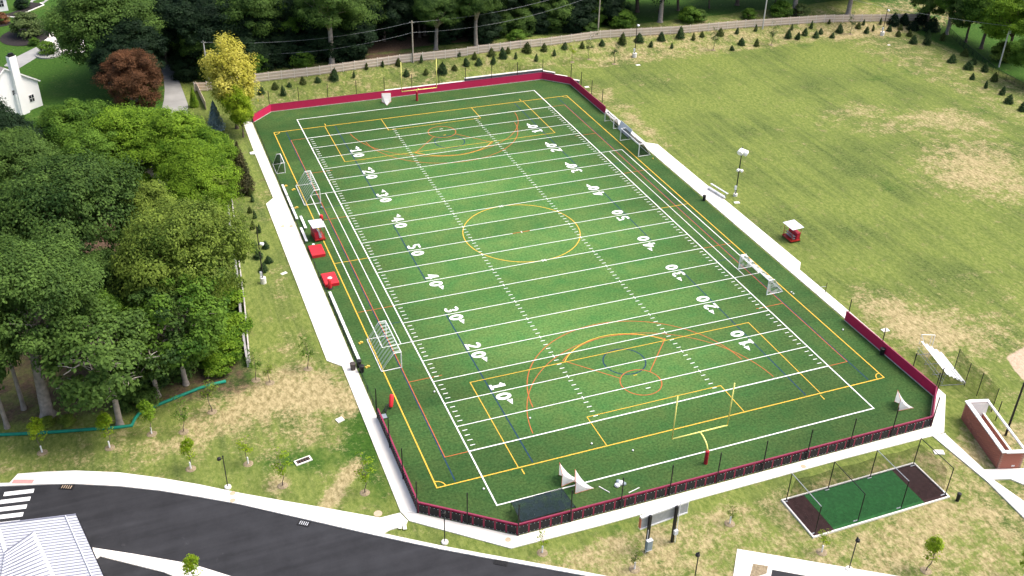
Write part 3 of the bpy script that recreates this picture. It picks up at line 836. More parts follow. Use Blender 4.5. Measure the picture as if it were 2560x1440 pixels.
# ================================================================== FENCES AND NETS ROUND THE FIELD
PANEL = 1.22
WALL_H = 1.5
def pad_mesh(wd):
    """padded board: crimson vinyl towards the field (+y local), black plywood behind, capped top"""
    mb = MB()
    mb.box((0, 0.035, 0.12+(WALL_H-0.12)/2), (wd-0.012, 0.07, WALL_H-0.12), mi=0)
    bw = wd-0.20
    mb.box((0, -0.045, 0.12+(WALL_H-0.30)/2), (bw, 0.05, WALL_H-0.34), mi=1)
    for sx in (-1, 0, 1):
        for zz in (0.22, WALL_H-0.32):
            mb.box((sx*(bw/2-0.09), -0.078, zz), (0.055, 0.014, 0.055), mi=2)
    return mb.mesh('pad_panel', ['crimson_pad', 'black_board', 'white_metal'])
def padded_wall(label, pts, poles, pole_h, netm):
    """straight runs with the field on the left of the direction of travel"""
    t = thing('padded_fence', label, 'fence', (*pts[0], 0))
    for a, b in zip(pts[:-1], pts[1:]):
        A, B = Vector(a), Vector(b); d = B-A; ln = d.length; d.normalize()
        rz = math.atan2(d.y, d.x)
        n = max(1, round(ln/PANEL)); wd = ln/n
        me = pad_mesh(wd)
        post = MB().box((0, -0.03, (WALL_H-0.06)/2), (0.13, 0.06, WALL_H-0.07)).mesh('fence_post', 'crimson_metal')
        for i in range(n):
            c = A+d*(wd*(i+.5))-Vector(pts[0])
            put(me, 'pad_panel', t, (c.x, c.y, 0), rz)
            c = A+d*(wd*i)-Vector(pts[0])
            put(post, 'fence_post', t, (c.x, c.y, 0.02), rz)
        nn = Vector((-d.y, d.x))
        MB().beam((A.x, A.y, WALL_H+0.03), (B.x, B.y, WALL_H+0.03), 0.17, 0.07).build('top_rail', 'crimson_rail', t)
        MB().beam((A.x+nn.x*.05, A.y+nn.y*.05, 0.07), (B.x+nn.x*.05, B.y+nn.y*.05, 0.07), 0.12, 0.12).build('kick_board', 'timber_pale', t)
    for x, y in poles:
        MB().tube([(x, y, 0), (x, y, pole_h)], 0.065, 8).build('net_pole', 'black_metal', t)
    if netm and len(poles) > 1:
        mb = MB()
        for (x0, y0), (x1, y1) in zip(poles[:-1], poles[1:]):
            mb.add([(x0, y0, WALL_H), (x1, y1, WALL_H), (x1, y1, pole_h-.05), (x0, y0, pole_h-.05)], [(0, 1, 2, 3)])
        mb.build('ball_net', netm, t)
    return t
lerp = lambda a, b, t: a+(b-a)*t
padded_wall('crimson padded boundary wall behind the far goalpost with tall black net poles',
            [(57.3, 93.8), (57.25, 110.6), (52.7, 115.1), (-4.0, 115.1), (-8.05, 111.0)],
            [(57.6, 96), (57.6, 101), (57.55, 106), (57.45, 110.9)]+[(52.9-5.7*k, 115.35) for k in range(11)]+[(-8.2, 111.2)], 4.3, 'net_faint')
padded_wall('crimson padded wall with black plywood backs along the near end',
            [(-8.15, 18.2), (-8.15, 1.8), (0.5, -4.75), (53.0, -5.05), (57.35, -0.6)],
            [(-8.3, 18.2), (-8.3, 12.7), (-8.3, 7.2), (-8.3, 1.75), (-3.9, -1.65)]+[(0.5+5.83*k, -4.95-.03*k) for k in range(10)]+[(57.5, -0.7)], 4.5, 'net_faint')
padded_wall('crimson padded wall along the near right touchline beside the pale walkway',
            [(57.35, -0.55), (57.3, 17.3)],
            [(57.6, -0.3), (57.6, 4.0), (57.6, 10.0), (57.6, 17.2)], 3.4, 'net_faint')

def mesh_fence(label, pts, h, post_gap, postm, meshm, name='chain_link_fence', rail=True, pr=0.035, cat='fence'):
    t = thing(name, label, cat, (pts[0][0], pts[0][1], 0))
    for a, b in zip(pts[:-1], pts[1:]):
        A, B = Vector(a[:2]), Vector(b[:2]); d = B-A; ln = d.length
        n = max(1, round(ln/post_gap))
        za = [float(gh(*(A+d*(i/n)))) for i in range(n+1)]
        for i in range(n+1):
            if i == n and b is not pts[-1]: continue
            p = A+d*(i/n)
            MB().tube([(p.x, p.y, za[i]-.1), (p.x, p.y, za[i]+h)], pr, 6).build('fence_post', postm, t)
        mb = MB(); rl = MB()
        for i in range(n):
            p, q = A+d*(i/n), A+d*((i+1)/n)
            mb.add([(p.x, p.y, za[i]+.03), (q.x, q.y, za[i+1]+.03), (q.x, q.y, za[i+1]+h-.02), (p.x, p.y, za[i]+h-.02)], [(0, 1, 2, 3)])
        mb.build('mesh_panel', meshm, t)
        if rail:
            MB().tube([((A+d*(i/n)).x, (A+d*(i/n)).y, za[i]+h) for i in range(n+1)], pr*.8, 6).build('top_rail', postm, t)
    return t
mesh_fence('low black chain-link fence along the left touchline beside the pale walkway', [(-8.15, 110.9), (-8.15, 18.3)], 1.2, 2.6, 'black_metal', 'chainlink')
mesh_fence('low chain-link fence with pale posts along the right touchline and wide walkway', [(57.4, 17.4), (57.4, 93.7)], 1.15, 2.6, 'aluminium', 'chainlink_pale')
mesh_fence('black chain-link fence at the far right beside the shaded lawn', [(159.6, 117.0), (153.0, 101.0), (148.0, 86.0), (146.2, 70.0)], 1.6, 2.6, 'black_metal', 'net_green')
mesh_fence('green windscreen fence on thin poles between bleacher and brick dugout', [tuple(at(2383, 930)[:2]), tuple(at(2410, 966)[:2]), tuple(at(2441, 990)[:2]), tuple(at(2478, 1030)[:2])], 3.6, 9, 'black_metal', 'net_green', 'windscreen_fence', rail=False, pr=0.05)
# near-field retaining edge: stepped grey block wall behind the far padding
t = thing('retaining_wall', 'grey block retaining wall with pale stepped cap behind the far crimson wall', 'wall', (19, 116.5, 0))
for a, b, h in (((19, 116.5), (36, 116.5), 1.02), ((36, 116.5), (53.4, 116.5), 1.62), ((53.4, 116.5), (55.4, 114.6), 1.3), ((55.4, 114.6), (57.4, 112.7), 0.9), ((57.4, 112.7), (59.4, 110.8), 0.45)):
    A, B = Vector(a), Vector(b); ln = (B-A).length; d = (B-A).normalized(); rz = math.atan2(d.y, d.x)
    n = max(1, round(ln/1.2)); wd = ln/n
    me = MB().box((0, 0, h/2-.05), (wd-.015, .40, h+.1)).mesh('wall_block', 'retain_block')
    mc = MB().box((0, 0, 0), (wd-.01, .52, .12)).mesh('cap_stone', 'concrete')
    for i in range(n):
        c = A+d*(wd*(i+.5))-Vector((19, 116.5))
        put(me, 'wall_block', t, (c.x, c.y, 0), rz)
        put(mc, 'cap_stone', t, (c.x, c.y, h+.06), rz)

# wooden privacy fence behind the plantings
def wood_fence():
    line_ = [at(488, 228), at(640, 206), at(800, 187), at(1000, 158), at(1250, 128), at(1500, 96), at(1700, 84), at(1840, 71), at(2060, 56), at(2310, 52)]
    t = thing('wooden_fence', 'long weathered picket privacy fence behind the evergreen plantings', 'fence', line_[0])
    ox = Vector(t.location)
    rng_ = random.Random(4)
    cache = {}
    for a, b in zip(line_[:-1], line_[1:]):
        A, B = Vector(a), Vector(b); d = B-A; ln = d.length; n = max(1, round(ln/2.44))
        key = round(ln/n, 2)
        for i in range(n):
            p, q = A+d*(i/n), A+d*((i+1)/n)
            zp, zq = float(gh(p.x, p.y)), float(gh(q.x, q.y))
            w_ = (q-p).length; rz = math.atan2(d.y, d.x)
            vi = rng_.randrange(3)
            if (key, vi) not in cache:
                mb = MB()
                k = 15; pw = w_/k
                for j in range(k):
                    hh = 1.78+rng_.uniform(-.03, .03)
                    mb.box((-w_/2+pw*(j+.5), 0, hh/2+.06), (pw*.84, .02+rng_.uniform(0, .008), hh))
                for zz in (.35, .95, 1.6): mb.box((0, -.05, zz), (w_-.02, .05, .09), mi=1)
                mb.box((-w_/2, -.05, .95), (.11, .11, 2.0), mi=1)
                cache[(key, vi)] = mb.mesh('fence_panel', ['wood_fence', 'wood_rail'])
            m_ = (p+q)/2
            put(cache[(key, vi)], 'fence_panel', t, (m_.x-ox.x, m_.y-ox.y, (zp+zq)/2-ox.z), rz)
    return t
mat('wood_rail', (0.78, 0.71, 0.63), 0.9, 0.15, 0.6)
wood_fence()
# stub of the same fence by the lane
t = thing('wooden_fence', 'short wooden fence stub running towards the lane beside the yellow tree', 'fence', at(492, 224))
a, b = at(492, 224), at(516, 275)
d = b-a
for i in range(4):
    p = a+d*((i+.5)/4)
    MB().box((p.x, p.y, p.z+.9), (d.length/4-.03, .06, 1.75), math.atan2(d.y, d.x)).build('fence_panel', 'wood_fence', t)

# retaining rails along the wood, left
def kerb_wall(name, label, pts, m, wd, h, seg, cat='wall'):
    G_ = [at(*p) for p in pts]
    t = thing(name, label, cat, G_[0])
    for a, b in zip(G_[:-1], G_[1:]):
        d = b-a; ln = d.length; n = max(1, round(ln/seg))
        for i in range(n):
            p, q = a+d*(i/n), a+d*((i+1)/n-.004)
            MB().beam((p.x, p.y, h/2), (q.x, q.y, h/2), wd, h+.2).build('wall_block', m, t)
    return t
kerb_wall('timber_retaining_wall', 'pale capped low wall at the edge of the wood, nearer the lawn', [(577, 470), (585, 540), (592, 600), (600, 670), (612, 760), (619, 840), (625, 908)], 'timber_pale', 0.16, 0.7, 3)
kerb_wall('guard_rail_wall', 'low weathered concrete wall inside the wood edge, parallel to the pale cap', [(571, 520), (580, 600), (594, 690), (603, 790), (613, 870), (621, 918)], 'concrete_grey', 0.30, 0.9, 3)

# ================================================================== GOALS AND SPORTS GEAR
def goalpost(label, y, s):
    """gooseneck football goal; s is the way the neck bends (+1 towards larger y)"""
    t = thing('football_goalpost', label, 'goalpost', (24.4, y, 0))
    MB().tube([(24.4, y, 0), (24.4, y, 1.85)], 0.23, 12).build('post_pad', 'red_paint', t, smooth=False)
    cb = y+s*1.95
    neck = [(24.4, y, 1.8)]+[(24.4, y+s*1.95*(1-math.cos(R(a))), 1.8+1.25*math.sin(R(a))) for a in (15, 30, 45, 60, 75, 90)]
    MB().tube(neck, 0.085, 10).build('gooseneck', 'yellow_metal', t, smooth=True)
    MB().tube([(24.4-3.56, cb, 3.05), (24.4+3.56, cb, 3.05)], 0.08, 10).build('crossbar', 'yellow_metal', t, smooth=True)
    for sx in (-1, 1):
        MB().tube([(24.4+sx*3.56, cb, 3.0), (24.4+sx*3.56, cb, 3.05+6.0)], 0.075, 8).build('upright', 'yellow_metal', t, smooth=True)
    return t
goalpost('yellow football goalpost at the near end with red padded post', -1.75, 1)
goalpost('yellow football goalpost at the far end before the crimson wall', 111.9, -1)

def soccer_goal(label, front, back_dx, y0, y1, h=2.44, top=0.9, netm='net_stripe', fm='white_metal', r=0.075):
    """front: x of the goal mouth; the net falls towards front+back_dx; mouth runs from y0 to y1"""
    t = thing('soccer_goal', label, 'goal', (front, (y0+y1)/2, 0))
    s = 1 if back_dx > 0 else -1
    bx, tx = front+back_dx, front+s*top
    for y in (y0, y1):
        MB().tube([(front, y, 0), (front, y, h)], r, 8).build('upright', fm, t)
        MB().tube([(front, y, h), (tx, y, h), (bx, y, .06), (front, y, .06)], r*.75, 8).build('side_frame', fm, t)
    MB().tube([(front, y0, h), (front, y1, h)], r, 8).build('crossbar', fm, t)
    MB().tube([(bx, y0, .06), (bx, y1, .06)], r*.75, 8).build('ground_bar', fm, t)
    mb = MB()
    n = 14
    P = []
    for i in range(n+1):
        y = y0+(y1-y0)*i/n; sag = 0.16*math.sin(math.pi*i/n)
        P += [(front, y, h), (tx, y, h-sag), ((tx+bx)/2+s*sag, y, h/2-sag), (bx, y, .05)]
    Fs = []
    for i in range(n):
        for k in range(3): Fs.append((i*4+k, i*4+k+1, i*4+k+5, i*4+k+4))
    mb.add(P, Fs)
    for y in (y0, y1):
        mb.add([(front, y, .05), (front, y, h), (tx, y, h), (bx, y, .05)], [(0, 1, 2, 3)])
    mb.build('goal_net', netm, t)
    return t
soccer_goal('white soccer goal with wavy striped net near the trash bins, left touchline', -2.85, -2.6, 27.0, 34.4)
soccer_goal('white soccer goal with wavy striped net nearest the small hockey goal, left touchline', -3.0, -2.6, 74.5, 81.9)
soccer_goal('white soccer goal with torn pale net on the right touchline', 50.65, 2.7, 26.4, 33.9, netm='net_white')
soccer_goal('white soccer goal pushed against the right fence, nearest the wide walkway', 54.5, 2.4, 74.0, 81.4, netm='net_dark_goal')
soccer_goal('smaller white goal pushed against the far end of the right fence', 55.7, 1.3, 86.8, 90.6, 2.0, .6, 'net_dark_goal')
soccer_goal('small white framed goal with dark net against the left fence', -6.35, -1.45, 87.5, 91.3, 1.9, .6, 'net_dark_goal')
# white boards leaning at the far right corner, behind the smaller goal
t = thing('rebound_board', 'white boards leaning on the right fence between two soccer goals', 'board', (56.7, 84.2, 0))
for yy in (82.6, 84.2, 85.8):
    MB().add([(56.5, yy-.75, .05), (56.5, yy+.75, .05), (57.1, yy+.75, 1.6), (57.1, yy-.75, 1.6), (56.56, yy-.75, .03), (56.56, yy+.75, .03), (57.16, yy+.75, 1.58), (57.16, yy-.75, 1.58)],
             [(0, 1, 2, 3), (7, 6, 5, 4), (0, 3, 7, 4), (1, 5, 6, 2), (3, 2, 6, 7), (0, 4, 5, 1)]).build('board_panel', 'grey_panel', t)

def lacrosse_goal(label, loc, rz):
    t = thing('lacrosse_goal', label, 'goal', loc, rz)
    a, h = 0.92, 1.83
    fr = [(-a, 0, .03), (-a, 0, h), (a, 0, h), (a, 0, .03)]
    MB().tube(fr, 0.03, 8).build('goal_frame', 'terracotta', t, world=False)
    MB().tube([(-a, 0, .03), (0, 2.1, .03), (a, 0, .03)], 0.025, 6).build('ground_bar', 'terracotta', t, world=False)
    mb = MB(); n = 6
    P = []; apex = Vector((0, 2.1, .04))
    ring = [(-a, 0, .04), (-a, 0, h*.5), (-a, 0, h), (0, 0, h), (a, 0, h), (a, 0, h*.5), (a, 0, .04)]
    for p in ring:
        for k in range(n+1):
            f = k/n; q = Vector(p).lerp(apex, f); q.z -= 0.42*math.sin(math.pi*f)*(p[2]/h)
            q.x *= 1-.08*math.sin(math.pi*f)
            P.append((q.x, q.y, max(.03, q.z)))
    Fs = [(i*(n+1)+k, (i+1)*(n+1)+k, (i+1)*(n+1)+k+1, i*(n+1)+k+1) for i in range(len(ring)-1) for k in range(n)]
    mb.add(P, Fs).build('goal_net', 'net_lax', t, world=False)
    return t
lacrosse_goal('lacrosse goal with white net standing before the far crimson wall', (18.5, 113.3, 0), R(168))
lacrosse_goal('lacrosse goal with white net beside the dark mesh frame, near end', (7.85, 1.2, 0), R(-104))
lacrosse_goal('second lacrosse goal standing right against the first, near end line', (8.9, -0.35, 0), R(-112))
lacrosse_goal('lacrosse goal with white net in the near right corner', (51.6, -0.6, 0), R(-118))

# benches along the left fence
def bench_mesh(ln):
    mb = MB()
    for k in (-.10, .10): mb.box((k, 0, .44), (.17, ln, .05))
    return mb.mesh('seat_plank', 'white_metal')
def bench(label, x, y0, y1):
    ln = y1-y0
    t = thing('bench', label, 'bench', (x, (y0+y1)/2, 0), 0, 'white benches along the left fence')
    put(bench_mesh(ln), 'seat', t)
    for k in (-.4, .4):
        MB().tube([(-.2, k*ln, 0), (-.15, k*ln, .42), (.15, k*ln, .42), (.2, k*ln, 0)], .03, 6).build('leg', 'aluminium', t, world=False)
for i, (x, a, b, lb) in enumerate(((-7.75, 78.1, 82.3, 'farthest white bench along the left fence, level with the striped goal'), (-7.75, 73.9, 77.8, 'second farthest white bench along the left fence'),
                                   (-7.75, 69.6, 73.6, 'third farthest white bench along the left fence'), (-7.05, 66.2, 70.4, 'white bench set forward of the fence behind the grey-roofed cart'),
                                   (-7.75, 62.1, 66.6, 'white bench against the fence just beyond the plain red mat'), (-7.6, 42.6, 46.9, 'first white bench of the long row after the red dummy'),
                                   (-7.6, 38.2, 42.5, 'second white bench of the long row after the red dummy'), (-7.6, 33.8, 38.1, 'third white bench of the long row after the red dummy'),
                                   (-7.6, 29.9, 33.7, 'nearest white bench of the long row, ending at the black bins'))):
    bench(lb, x, a, b)

def mat_pad(label, x0, y0, x1, y1, spot):
    t = thing('crash_mat', label, 'mat', ((x0+x1)/2, (y0+y1)/2, 0))
    b = 0.05; z1 = 0.55
    mb = MB()
    P = [(x0, y0, .02), (x1, y0, .02), (x1, y1, .02), (x0, y1, .02), (x0, y0, z1-b), (x1, y0, z1-b), (x1, y1, z1-b), (x0, y1, z1-b),
         (x0+b, y0+b, z1), (x1-b, y0+b, z1), (x1-b, y1-b, z1), (x0+b, y1-b, z1)]
    mb.add(P, [(0, 1, 5, 4), (1, 2, 6, 5), (2, 3, 7, 6), (3, 0, 4, 7), (4, 5, 9, 8), (5, 6, 10, 9), (6, 7, 11, 10), (7, 4, 8, 11), (8, 9, 10, 11)])
    mb.build('mat_body', 'red_vinyl', t)
    MB().box(((x0+x1)/2, y0-.015, .3), ((x1-x0)*.98, .02, .03)).build('seam', 'red_paint', t)
    if spot:
        MB().lathe(((x0+x1)/2, (y0+y1)/2, z1+.002), [(.32, 0), (.32, .004)], 18).build('emblem', 'white_paint', t)
mat_pad('plain red crash mat on the left touchline', -7.9, 57.4, -5.9, 60.4, False)
mat_pad('red crash mat with a white spot and a red dummy beside it', -7.8, 48.8, -5.8, 51.9, True)

def dummy(label, x, y, h=1.5, r=.27):
    t = thing('tackling_dummy', label, 'dummy', (x, y, 0))
    MB().lathe((x, y, 0), [(.42, 0), (.42, .10), (r, .16)], 16).build('base', 'plastic_black', t)
    MB().lathe((x, y, .14), [(r*.9, 0), (r, .1), (r, h-.25), (r*.85, h-.1), (r*.5, h)], 16).build('bag', 'red_vinyl', t, smooth=True)
p = at(825, 722); dummy('red cylinder tackling dummy beside the spotted mat', p.x, p.y)
p = at(804, 550); dummy('short red tackling dummy beyond the roofed cart', p.x, p.y, .8, .28)
# blocking sled by the left corner padding
p = at(968, 1040)
t = thing('blocking_sled', 'black blocking sled with a leaning red pad by the left fence', 'sled', (p.x, p.y, 0))
MB().beam((p.x-.2, p.y-.5, .08), (p.x+.1, p.y+1.3, .08), .1, .1).beam((p.x-1.0, p.y-.3, .08), (p.x-.9, p.y+1.4, .08), .1, .1).beam((p.x-1.0, p.y+.2, .1), (p.x-.1, p.y+.2, .1), .1, .1).build('runner', 'black_metal', t)
MB().box((p.x-.55, p.y-.1, .16), (.9, .8, .05)).build('platform', 'blue_grey', t)
MB().tube([(p.x-.6, p.y+.4, .1), (p.x+.1, p.y+.9, .75), (p.x+.55, p.y+1.1, .85)], .06, 8).tube([(p.x-.1, p.y+.4, .1), (p.x+.5, p.y+1.0, .75)], .05, 8).build('arm', 'black_metal', t)
MB().tube([(p.x-1.0, p.y+1.2, .1), (p.x-1.0, p.y+1.2, 1.9)], .05, 8).build('mast', 'black_metal', t)
q = Vector((p.x+.75, p.y+1.15, .25)); q2 = Vector((p.x+1.15, p.y+1.9, 1.55))
MB().tube([q, q.lerp(q2, .1), q.lerp(q2, .9), q2], [.2, .27, .27, .2], 14).build('pad', 'red_vinyl', t, smooth=True)

def drinks_cart(label, loc, rz):
    """roofed hydration cart on castors: red cabinet, rails, hose shelf, pale flat roof on four thin posts"""
    t = thing('drinks_cart', label, 'cart', loc, rz)
    MB().box((0, 0, .28), (1.7, 2.5, .09)).box((0, -1.15, .36), (1.6, .12, .12)).box((0, 1.15, .36), (1.6, .12, .12)).build('chassis', 'scarlet_paint', t, world=False)
    MB().box((.5, 0, .9), (.62, 2.2, 1.1)).build('cabinet', 'red_paint', t, world=False)
    MB().box((.5, 0, 1.47), (.68, 2.26, .05)).build('cabinet_lid', 'red_paint', t, world=False)
    MB().box((-.15, 0, .95), (.34, 2.0, .05)).box((-.15, 0, .55), (.4, 2.0, .05)).build('shelf', 'grey_metal', t, world=False)
    MB().tube([(-.6, -1.1, .35), (-.6, -1.1, 1.15), (-.6, 1.1, 1.15), (-.6, 1.1, .35)], .035, 6).build('hand_rail', 'scarlet_paint', t, world=False)
    for k in range(6): MB().tube([(-.25, -.85+.34*k, .96), (-.35, -.85+.34*k, 1.25), (-.5, -.85+.34*k, .8)], .025, 5).build('hose', 'grey_metal', t, world=False)
    for sx in (-.72, .78):
        for sy in (-1.1, 1.1):
            MB().tube([(sx, sy, .3), (sx, sy, 2.42)], .03, 6).build('roof_post', 'scarlet_paint', t, world=False)
            wh = MB().tube([(sx-.045, sy*1.02, .12), (sx+.045, sy*1.02, .12)], .12, 12).build('wheel', 'plastic_black', t, world=False)
    MB().add([(-1.0, -1.35, 2.40), (1.05, -1.35, 2.52), (1.05, 1.35, 2.52), (-1.0, 1.35, 2.40), (-1.0, -1.35, 2.45), (1.05, -1.35, 2.57), (1.05, 1.35, 2.57), (-1.0, 1.35, 2.45)],
             [(3, 2, 1, 0), (4, 5, 6, 7), (0, 1, 5, 4), (1, 2, 6, 5), (2, 3, 7, 6), (3, 0, 4, 7)]).build('roof', 'grey_panel', t, world=False)
    return t
drinks_cart('red drinks cart with flat grey roof on the right lawn', (63.35, 39.2, 0), 0)
drinks_cart('red drinks cart with flat grey roof by the left benches', (-5.75, 63.3, 0), R(184))

def bin_(label, px, py, m, h=1.0, r=.33):
    p = at(px, py)
    t = thing('waste_bin', label, 'bin', (p.x, p.y, 0))
    MB().lathe((p.x, p.y, .0), [(r*.82, 0), (r, h*.9), (r, h*.93)], 14).build('drum', m, t, smooth=False)
    MB().lathe((p.x, p.y, h*.93), [(r*1.08, 0), (r*1.08, .05), (r*.7, .10)], 14).build('lid', m, t)
bin_('brown waste bin on the left walkway', 883, 925, 'plastic_brown', 1.05, .36)
bin_('farther of two black bins inside the left fence', 898, 917, 'plastic_black')
bin_('nearer of two black bins inside the left fence', 905, 930, 'plastic_black')
bin_('black bin against the near right crimson wall', 2204, 886, 'plastic_black', 1.0)
bin_('black bin by the right fence opposite the small bleacher bench', 1760, 501, 'plastic_black', .95, .28)
bin_('dark litter post on a pale base at the batting cage corner', 2393, 1252, 'plastic_black', 1.1, .22)
# buckets, markers, balls
p = at(784, 618)
t = thing('bucket', 'white bucket beyond the plain red mat', 'bucket', (p.x, p.y, 0))
MB().lathe((p.x, p.y, 0), [(.16, 0), (.2, .5)], 12).build('body', 'white_metal', t); MB().lathe((p.x, p.y, .5), [(.21, 0), (.21, .05)], 12).build('lid', 'grey_panel', t)
for px, py, lb in ((714, 466, 'yellow field marker beside the farthest bench'), (734, 475, 'yellow field marker behind the far striped goal'), (741, 520, 'yellow field marker beside the third farthest bench'),
                   (902, 858, 'yellow field marker left of the near striped goal'), (919, 918, 'yellow field marker next to the black bins')):
    p = at(px, py)
    t = thing('field_marker', lb, 'marker', (p.x, p.y, 0))
    MB().box((p.x, p.y, .07), (.62, .30, .14), R(20)).build('base', 'yellow_plastic', t)
    MB().box((p.x+.08, p.y-.03, .19), (.25, .34, .10), R(50)).build('handle', 'yellow_plastic', t)
def ball(label, px, py, m='white_paint', r=.12):
    p = at(px, py)
    o = MB().lathe((0, 0, r), [(r*math.sin(R(a)), -r*math.cos(R(a))) for a in (4, 30, 60, 90, 120, 150, 176)], 12).build('ball', m, smooth=True)
    o.location = (p.x, p.y, .012)
    tag(o, label, 'ball')
ball('white ball in the near penalty area, right of the number ten', 1325, 1047)
ball('white ball just outside the near goal area corner', 1479, 1111)
ball('white ball between goal area and goalpost, near end', 1582, 1128)
ball('white ball near the left end of the near end line', 1209, 1224)
ball('white ball beside the left sideline, level with the ten yard line', 1086, 981)
ball('white ball, farther of two by the right touchline', 1978, 732)
ball('white ball, nearer of two by the right touchline', 1983, 736)
ball('white ball near the start of the right crimson wall', 2107, 826)
ball('yellow ball by the right walkway edge', 1632, 398, 'yellow_plastic', .14)
ball('dark and white helmet on the left team area line', 804, 521, 'blue_grey', .2)
# loose gear behind the near end line
for px, py, qx, qy, lb in ((1497, 1217, 1524, 1232, 'white pole lying left of the loose gear, near end'), (1572, 1233, 1598, 1220, 'white pole lying right of the loose gear, near end')):
    a, b = at(px, py), at(qx, qy)
    o = MB().tube([(a.x, a.y, .06), (b.x, b.y, .06)], .05, 8).build('training_pole', 'white_paint'); tag(o, lb, 'pole')
p = at(1549, 1212)
t = thing('gear_bag', 'heap of white and dark gear behind the near end line', 'bag', (p.x, p.y, 0))
for dx, dy, s in ((-.35, -.1, .34), (.2, .1, .36), (.05, .45, .28), (.5, -.1, .26)):
    MB().lathe((p.x+dx, p.y+dy, .0), [(s*.8, 0), (s, s*.4), (s*.75, s*.85), (s*.2, s)], 9).build('pouch', 'grey_panel' if s > .3 else 'blue_grey', t)
# dark mesh practice frame in the near left corner
t = thing('practice_frame', 'dark mesh canopy on thin legs in the near left corner of the field', 'frame', (4.6, -2.4, 0))
c4 = [tuple(at(1303, 1305, 1.25)), tuple(at(1439, 1267, 1.25)), tuple(at(1405, 1221, 1.35)), tuple(at(1278, 1256, 1.35))]
mb = MB(); n = 10; P = []
for j in range(n+1):
    for i in range(n+1):
        u, v = i/n, j/n
        A = Vector(c4[0]).lerp(Vector(c4[1]), u); B = Vector(c4[3]).lerp(Vector(c4[2]), u); q = A.lerp(B, v)
        P.append((q.x, q.y, q.z-.22*math.sin(math.pi*u)*math.sin(math.pi*v)))
mb.add(P, [(j*(n+1)+i, j*(n+1)+i+1, (j+1)*(n+1)+i+1, (j+1)*(n+1)+i) for j in range(n) for i in range(n)]).build('mesh_cover', 'shade_mesh', t, smooth=True)
MB().tube(c4+[c4[0]], .035, 6).build('frame_bar', 'black_metal', t)
for q in c4: MB().tube([(q[0], q[1], 0.0), q], .035, 6).build('leg', 'black_metal', t)

# ================================================================== POLES, LAMPS AND WIRES
def light_pole(label, base, h, heads, r=.075, foot=.35, cab=True, footm='concrete', fh=.5):
    x, y, z = base
    t = thing('light_pole', label, 'light pole', base)
    MB().lathe((x, y, z-.05), [(foot, 0), (foot, fh)], 16).build('footing', footm, t)
    MB().tube([(x, y, z+fh-.05), (x, y, z+h)], [r, r*.8], 10).build('pole', 'black_metal', t)
    for (hz, dx, dy, s) in heads:
        hd = MB().tube([(x, y, z+hz), (x+dx*.35, y+dy*.35, z+hz)], .04, 6).build('bracket', 'black_metal', t)
        L_ = math.hypot(dx, dy); ux, uy = dx/L_, dy/L_
        c = Vector((x+dx*.7, y+dy*.7, z+hz)); n_ = Vector((ux, uy, -.55)).normalized()
        MB().tube([c-n_*s*.75, c-n_*s*.5, c+n_*s*.35, c+n_*s*.5], [s*.30, s*.5, s*.62, s*.62], 14).build('floodlight', 'white_metal', t)
    if cab:
        MB().box((x-.2, y-.05, z+1.6), (.32, .26, .7)).build('control_box', 'grey_panel', t)
        MB().box((x-.16, y-.05, z+.9), (.2, .2, .25)).build('junction_box', 'grey_metal', t)
light_pole('tall black floodlight pole with white lamp heads on the right lawn', at(1838, 490), 9.0, ((8.3, -.6, -.4, .8), (8.0, .6, -.3, .85), (4.9, -.45, -.2, .38), (4.7, .5, -.2, .42)), .10)
light_pole('tall black pole with one white lamp beside the left walkway', at(659, 708), 9.4, ((6.3, .6, .1, .42),), .09, .42, fh=1.0)
light_pole('black floodlight pole on a white footing before the wooden fence, middle', at(1586, 142), 7.4, ((7.1, .35, -.2, .42),), .09, .5, fh=.9)
light_pole('black floodlight pole on a white footing before the wooden fence, right end', at(2205, 88), 6.4, ((6.0, .35, -.2, .42),), .09, .5, fh=.9)

def lamp_post(label, px, py, h=4.4, side=(-.35, .1)):
    p = at(px, py)
    t = thing('lamp_post', label, 'lamp post', p)
    x, y, z = p
    MB().lathe((x, y, z-.05), [(.36, 0), (.36, .24), (.30, .28)], 18).build('footing', 'concrete', t)
    MB().tube([(x, y, z+.2), (x, y, z+h)], .055, 10).build('pole', 'black_metal', t)
    MB().lathe((x, y, z+h-.04), [(.07, 0), (.1, .08), (.05, .16)], 10).build('finial', 'black_metal', t)
    MB().tube([(x, y, z+h-.25), (x+side[0], y+side[1], z+h-.2)], .03, 6).build('arm', 'black_metal', t)
    MB().lathe((x+side[0]*1.15, y+side[1]*1.15, z+h-.42), [(.19, 0), (.24, .06), (.20, .26), (.06, .34)], 14).build('lamp_head', 'black_metal', t)
lamp_post('black lamp post on the lawn above the road, left', 570, 1219)
lamp_post('black lamp post between the road and the near left corner of the field', 1112, 1357, 4.4, (-.05, .05))
lamp_post('black lamp post nearest the scoreboard at the bottom edge', 1734, 1462, 4.4, (-.05, .05))
lamp_post('black lamp post in front of the batting cage', 2122, 1424, 4.4, (.05, -.05))
# slender black pole by the dugout
p = at(2514, 1088)
t = thing('net_pole', 'tall thick black pole standing beyond the brick dugout', 'pole', p)
MB().tube([p, (p.x, p.y, 7.6)], [.14, .11], 10).build('shaft', 'black_metal', t)
MB().lathe((p.x, p.y, 7.58), [(.15, 0), (.15, .12), (.05, .2)], 10).build('cap', 'black_metal', t)
MB().tube([(p.x+.9, p.y+2.6, 0), (p.x+.9, p.y+2.6, 2.9)], .06, 8).build('stay', 'black_metal', t)

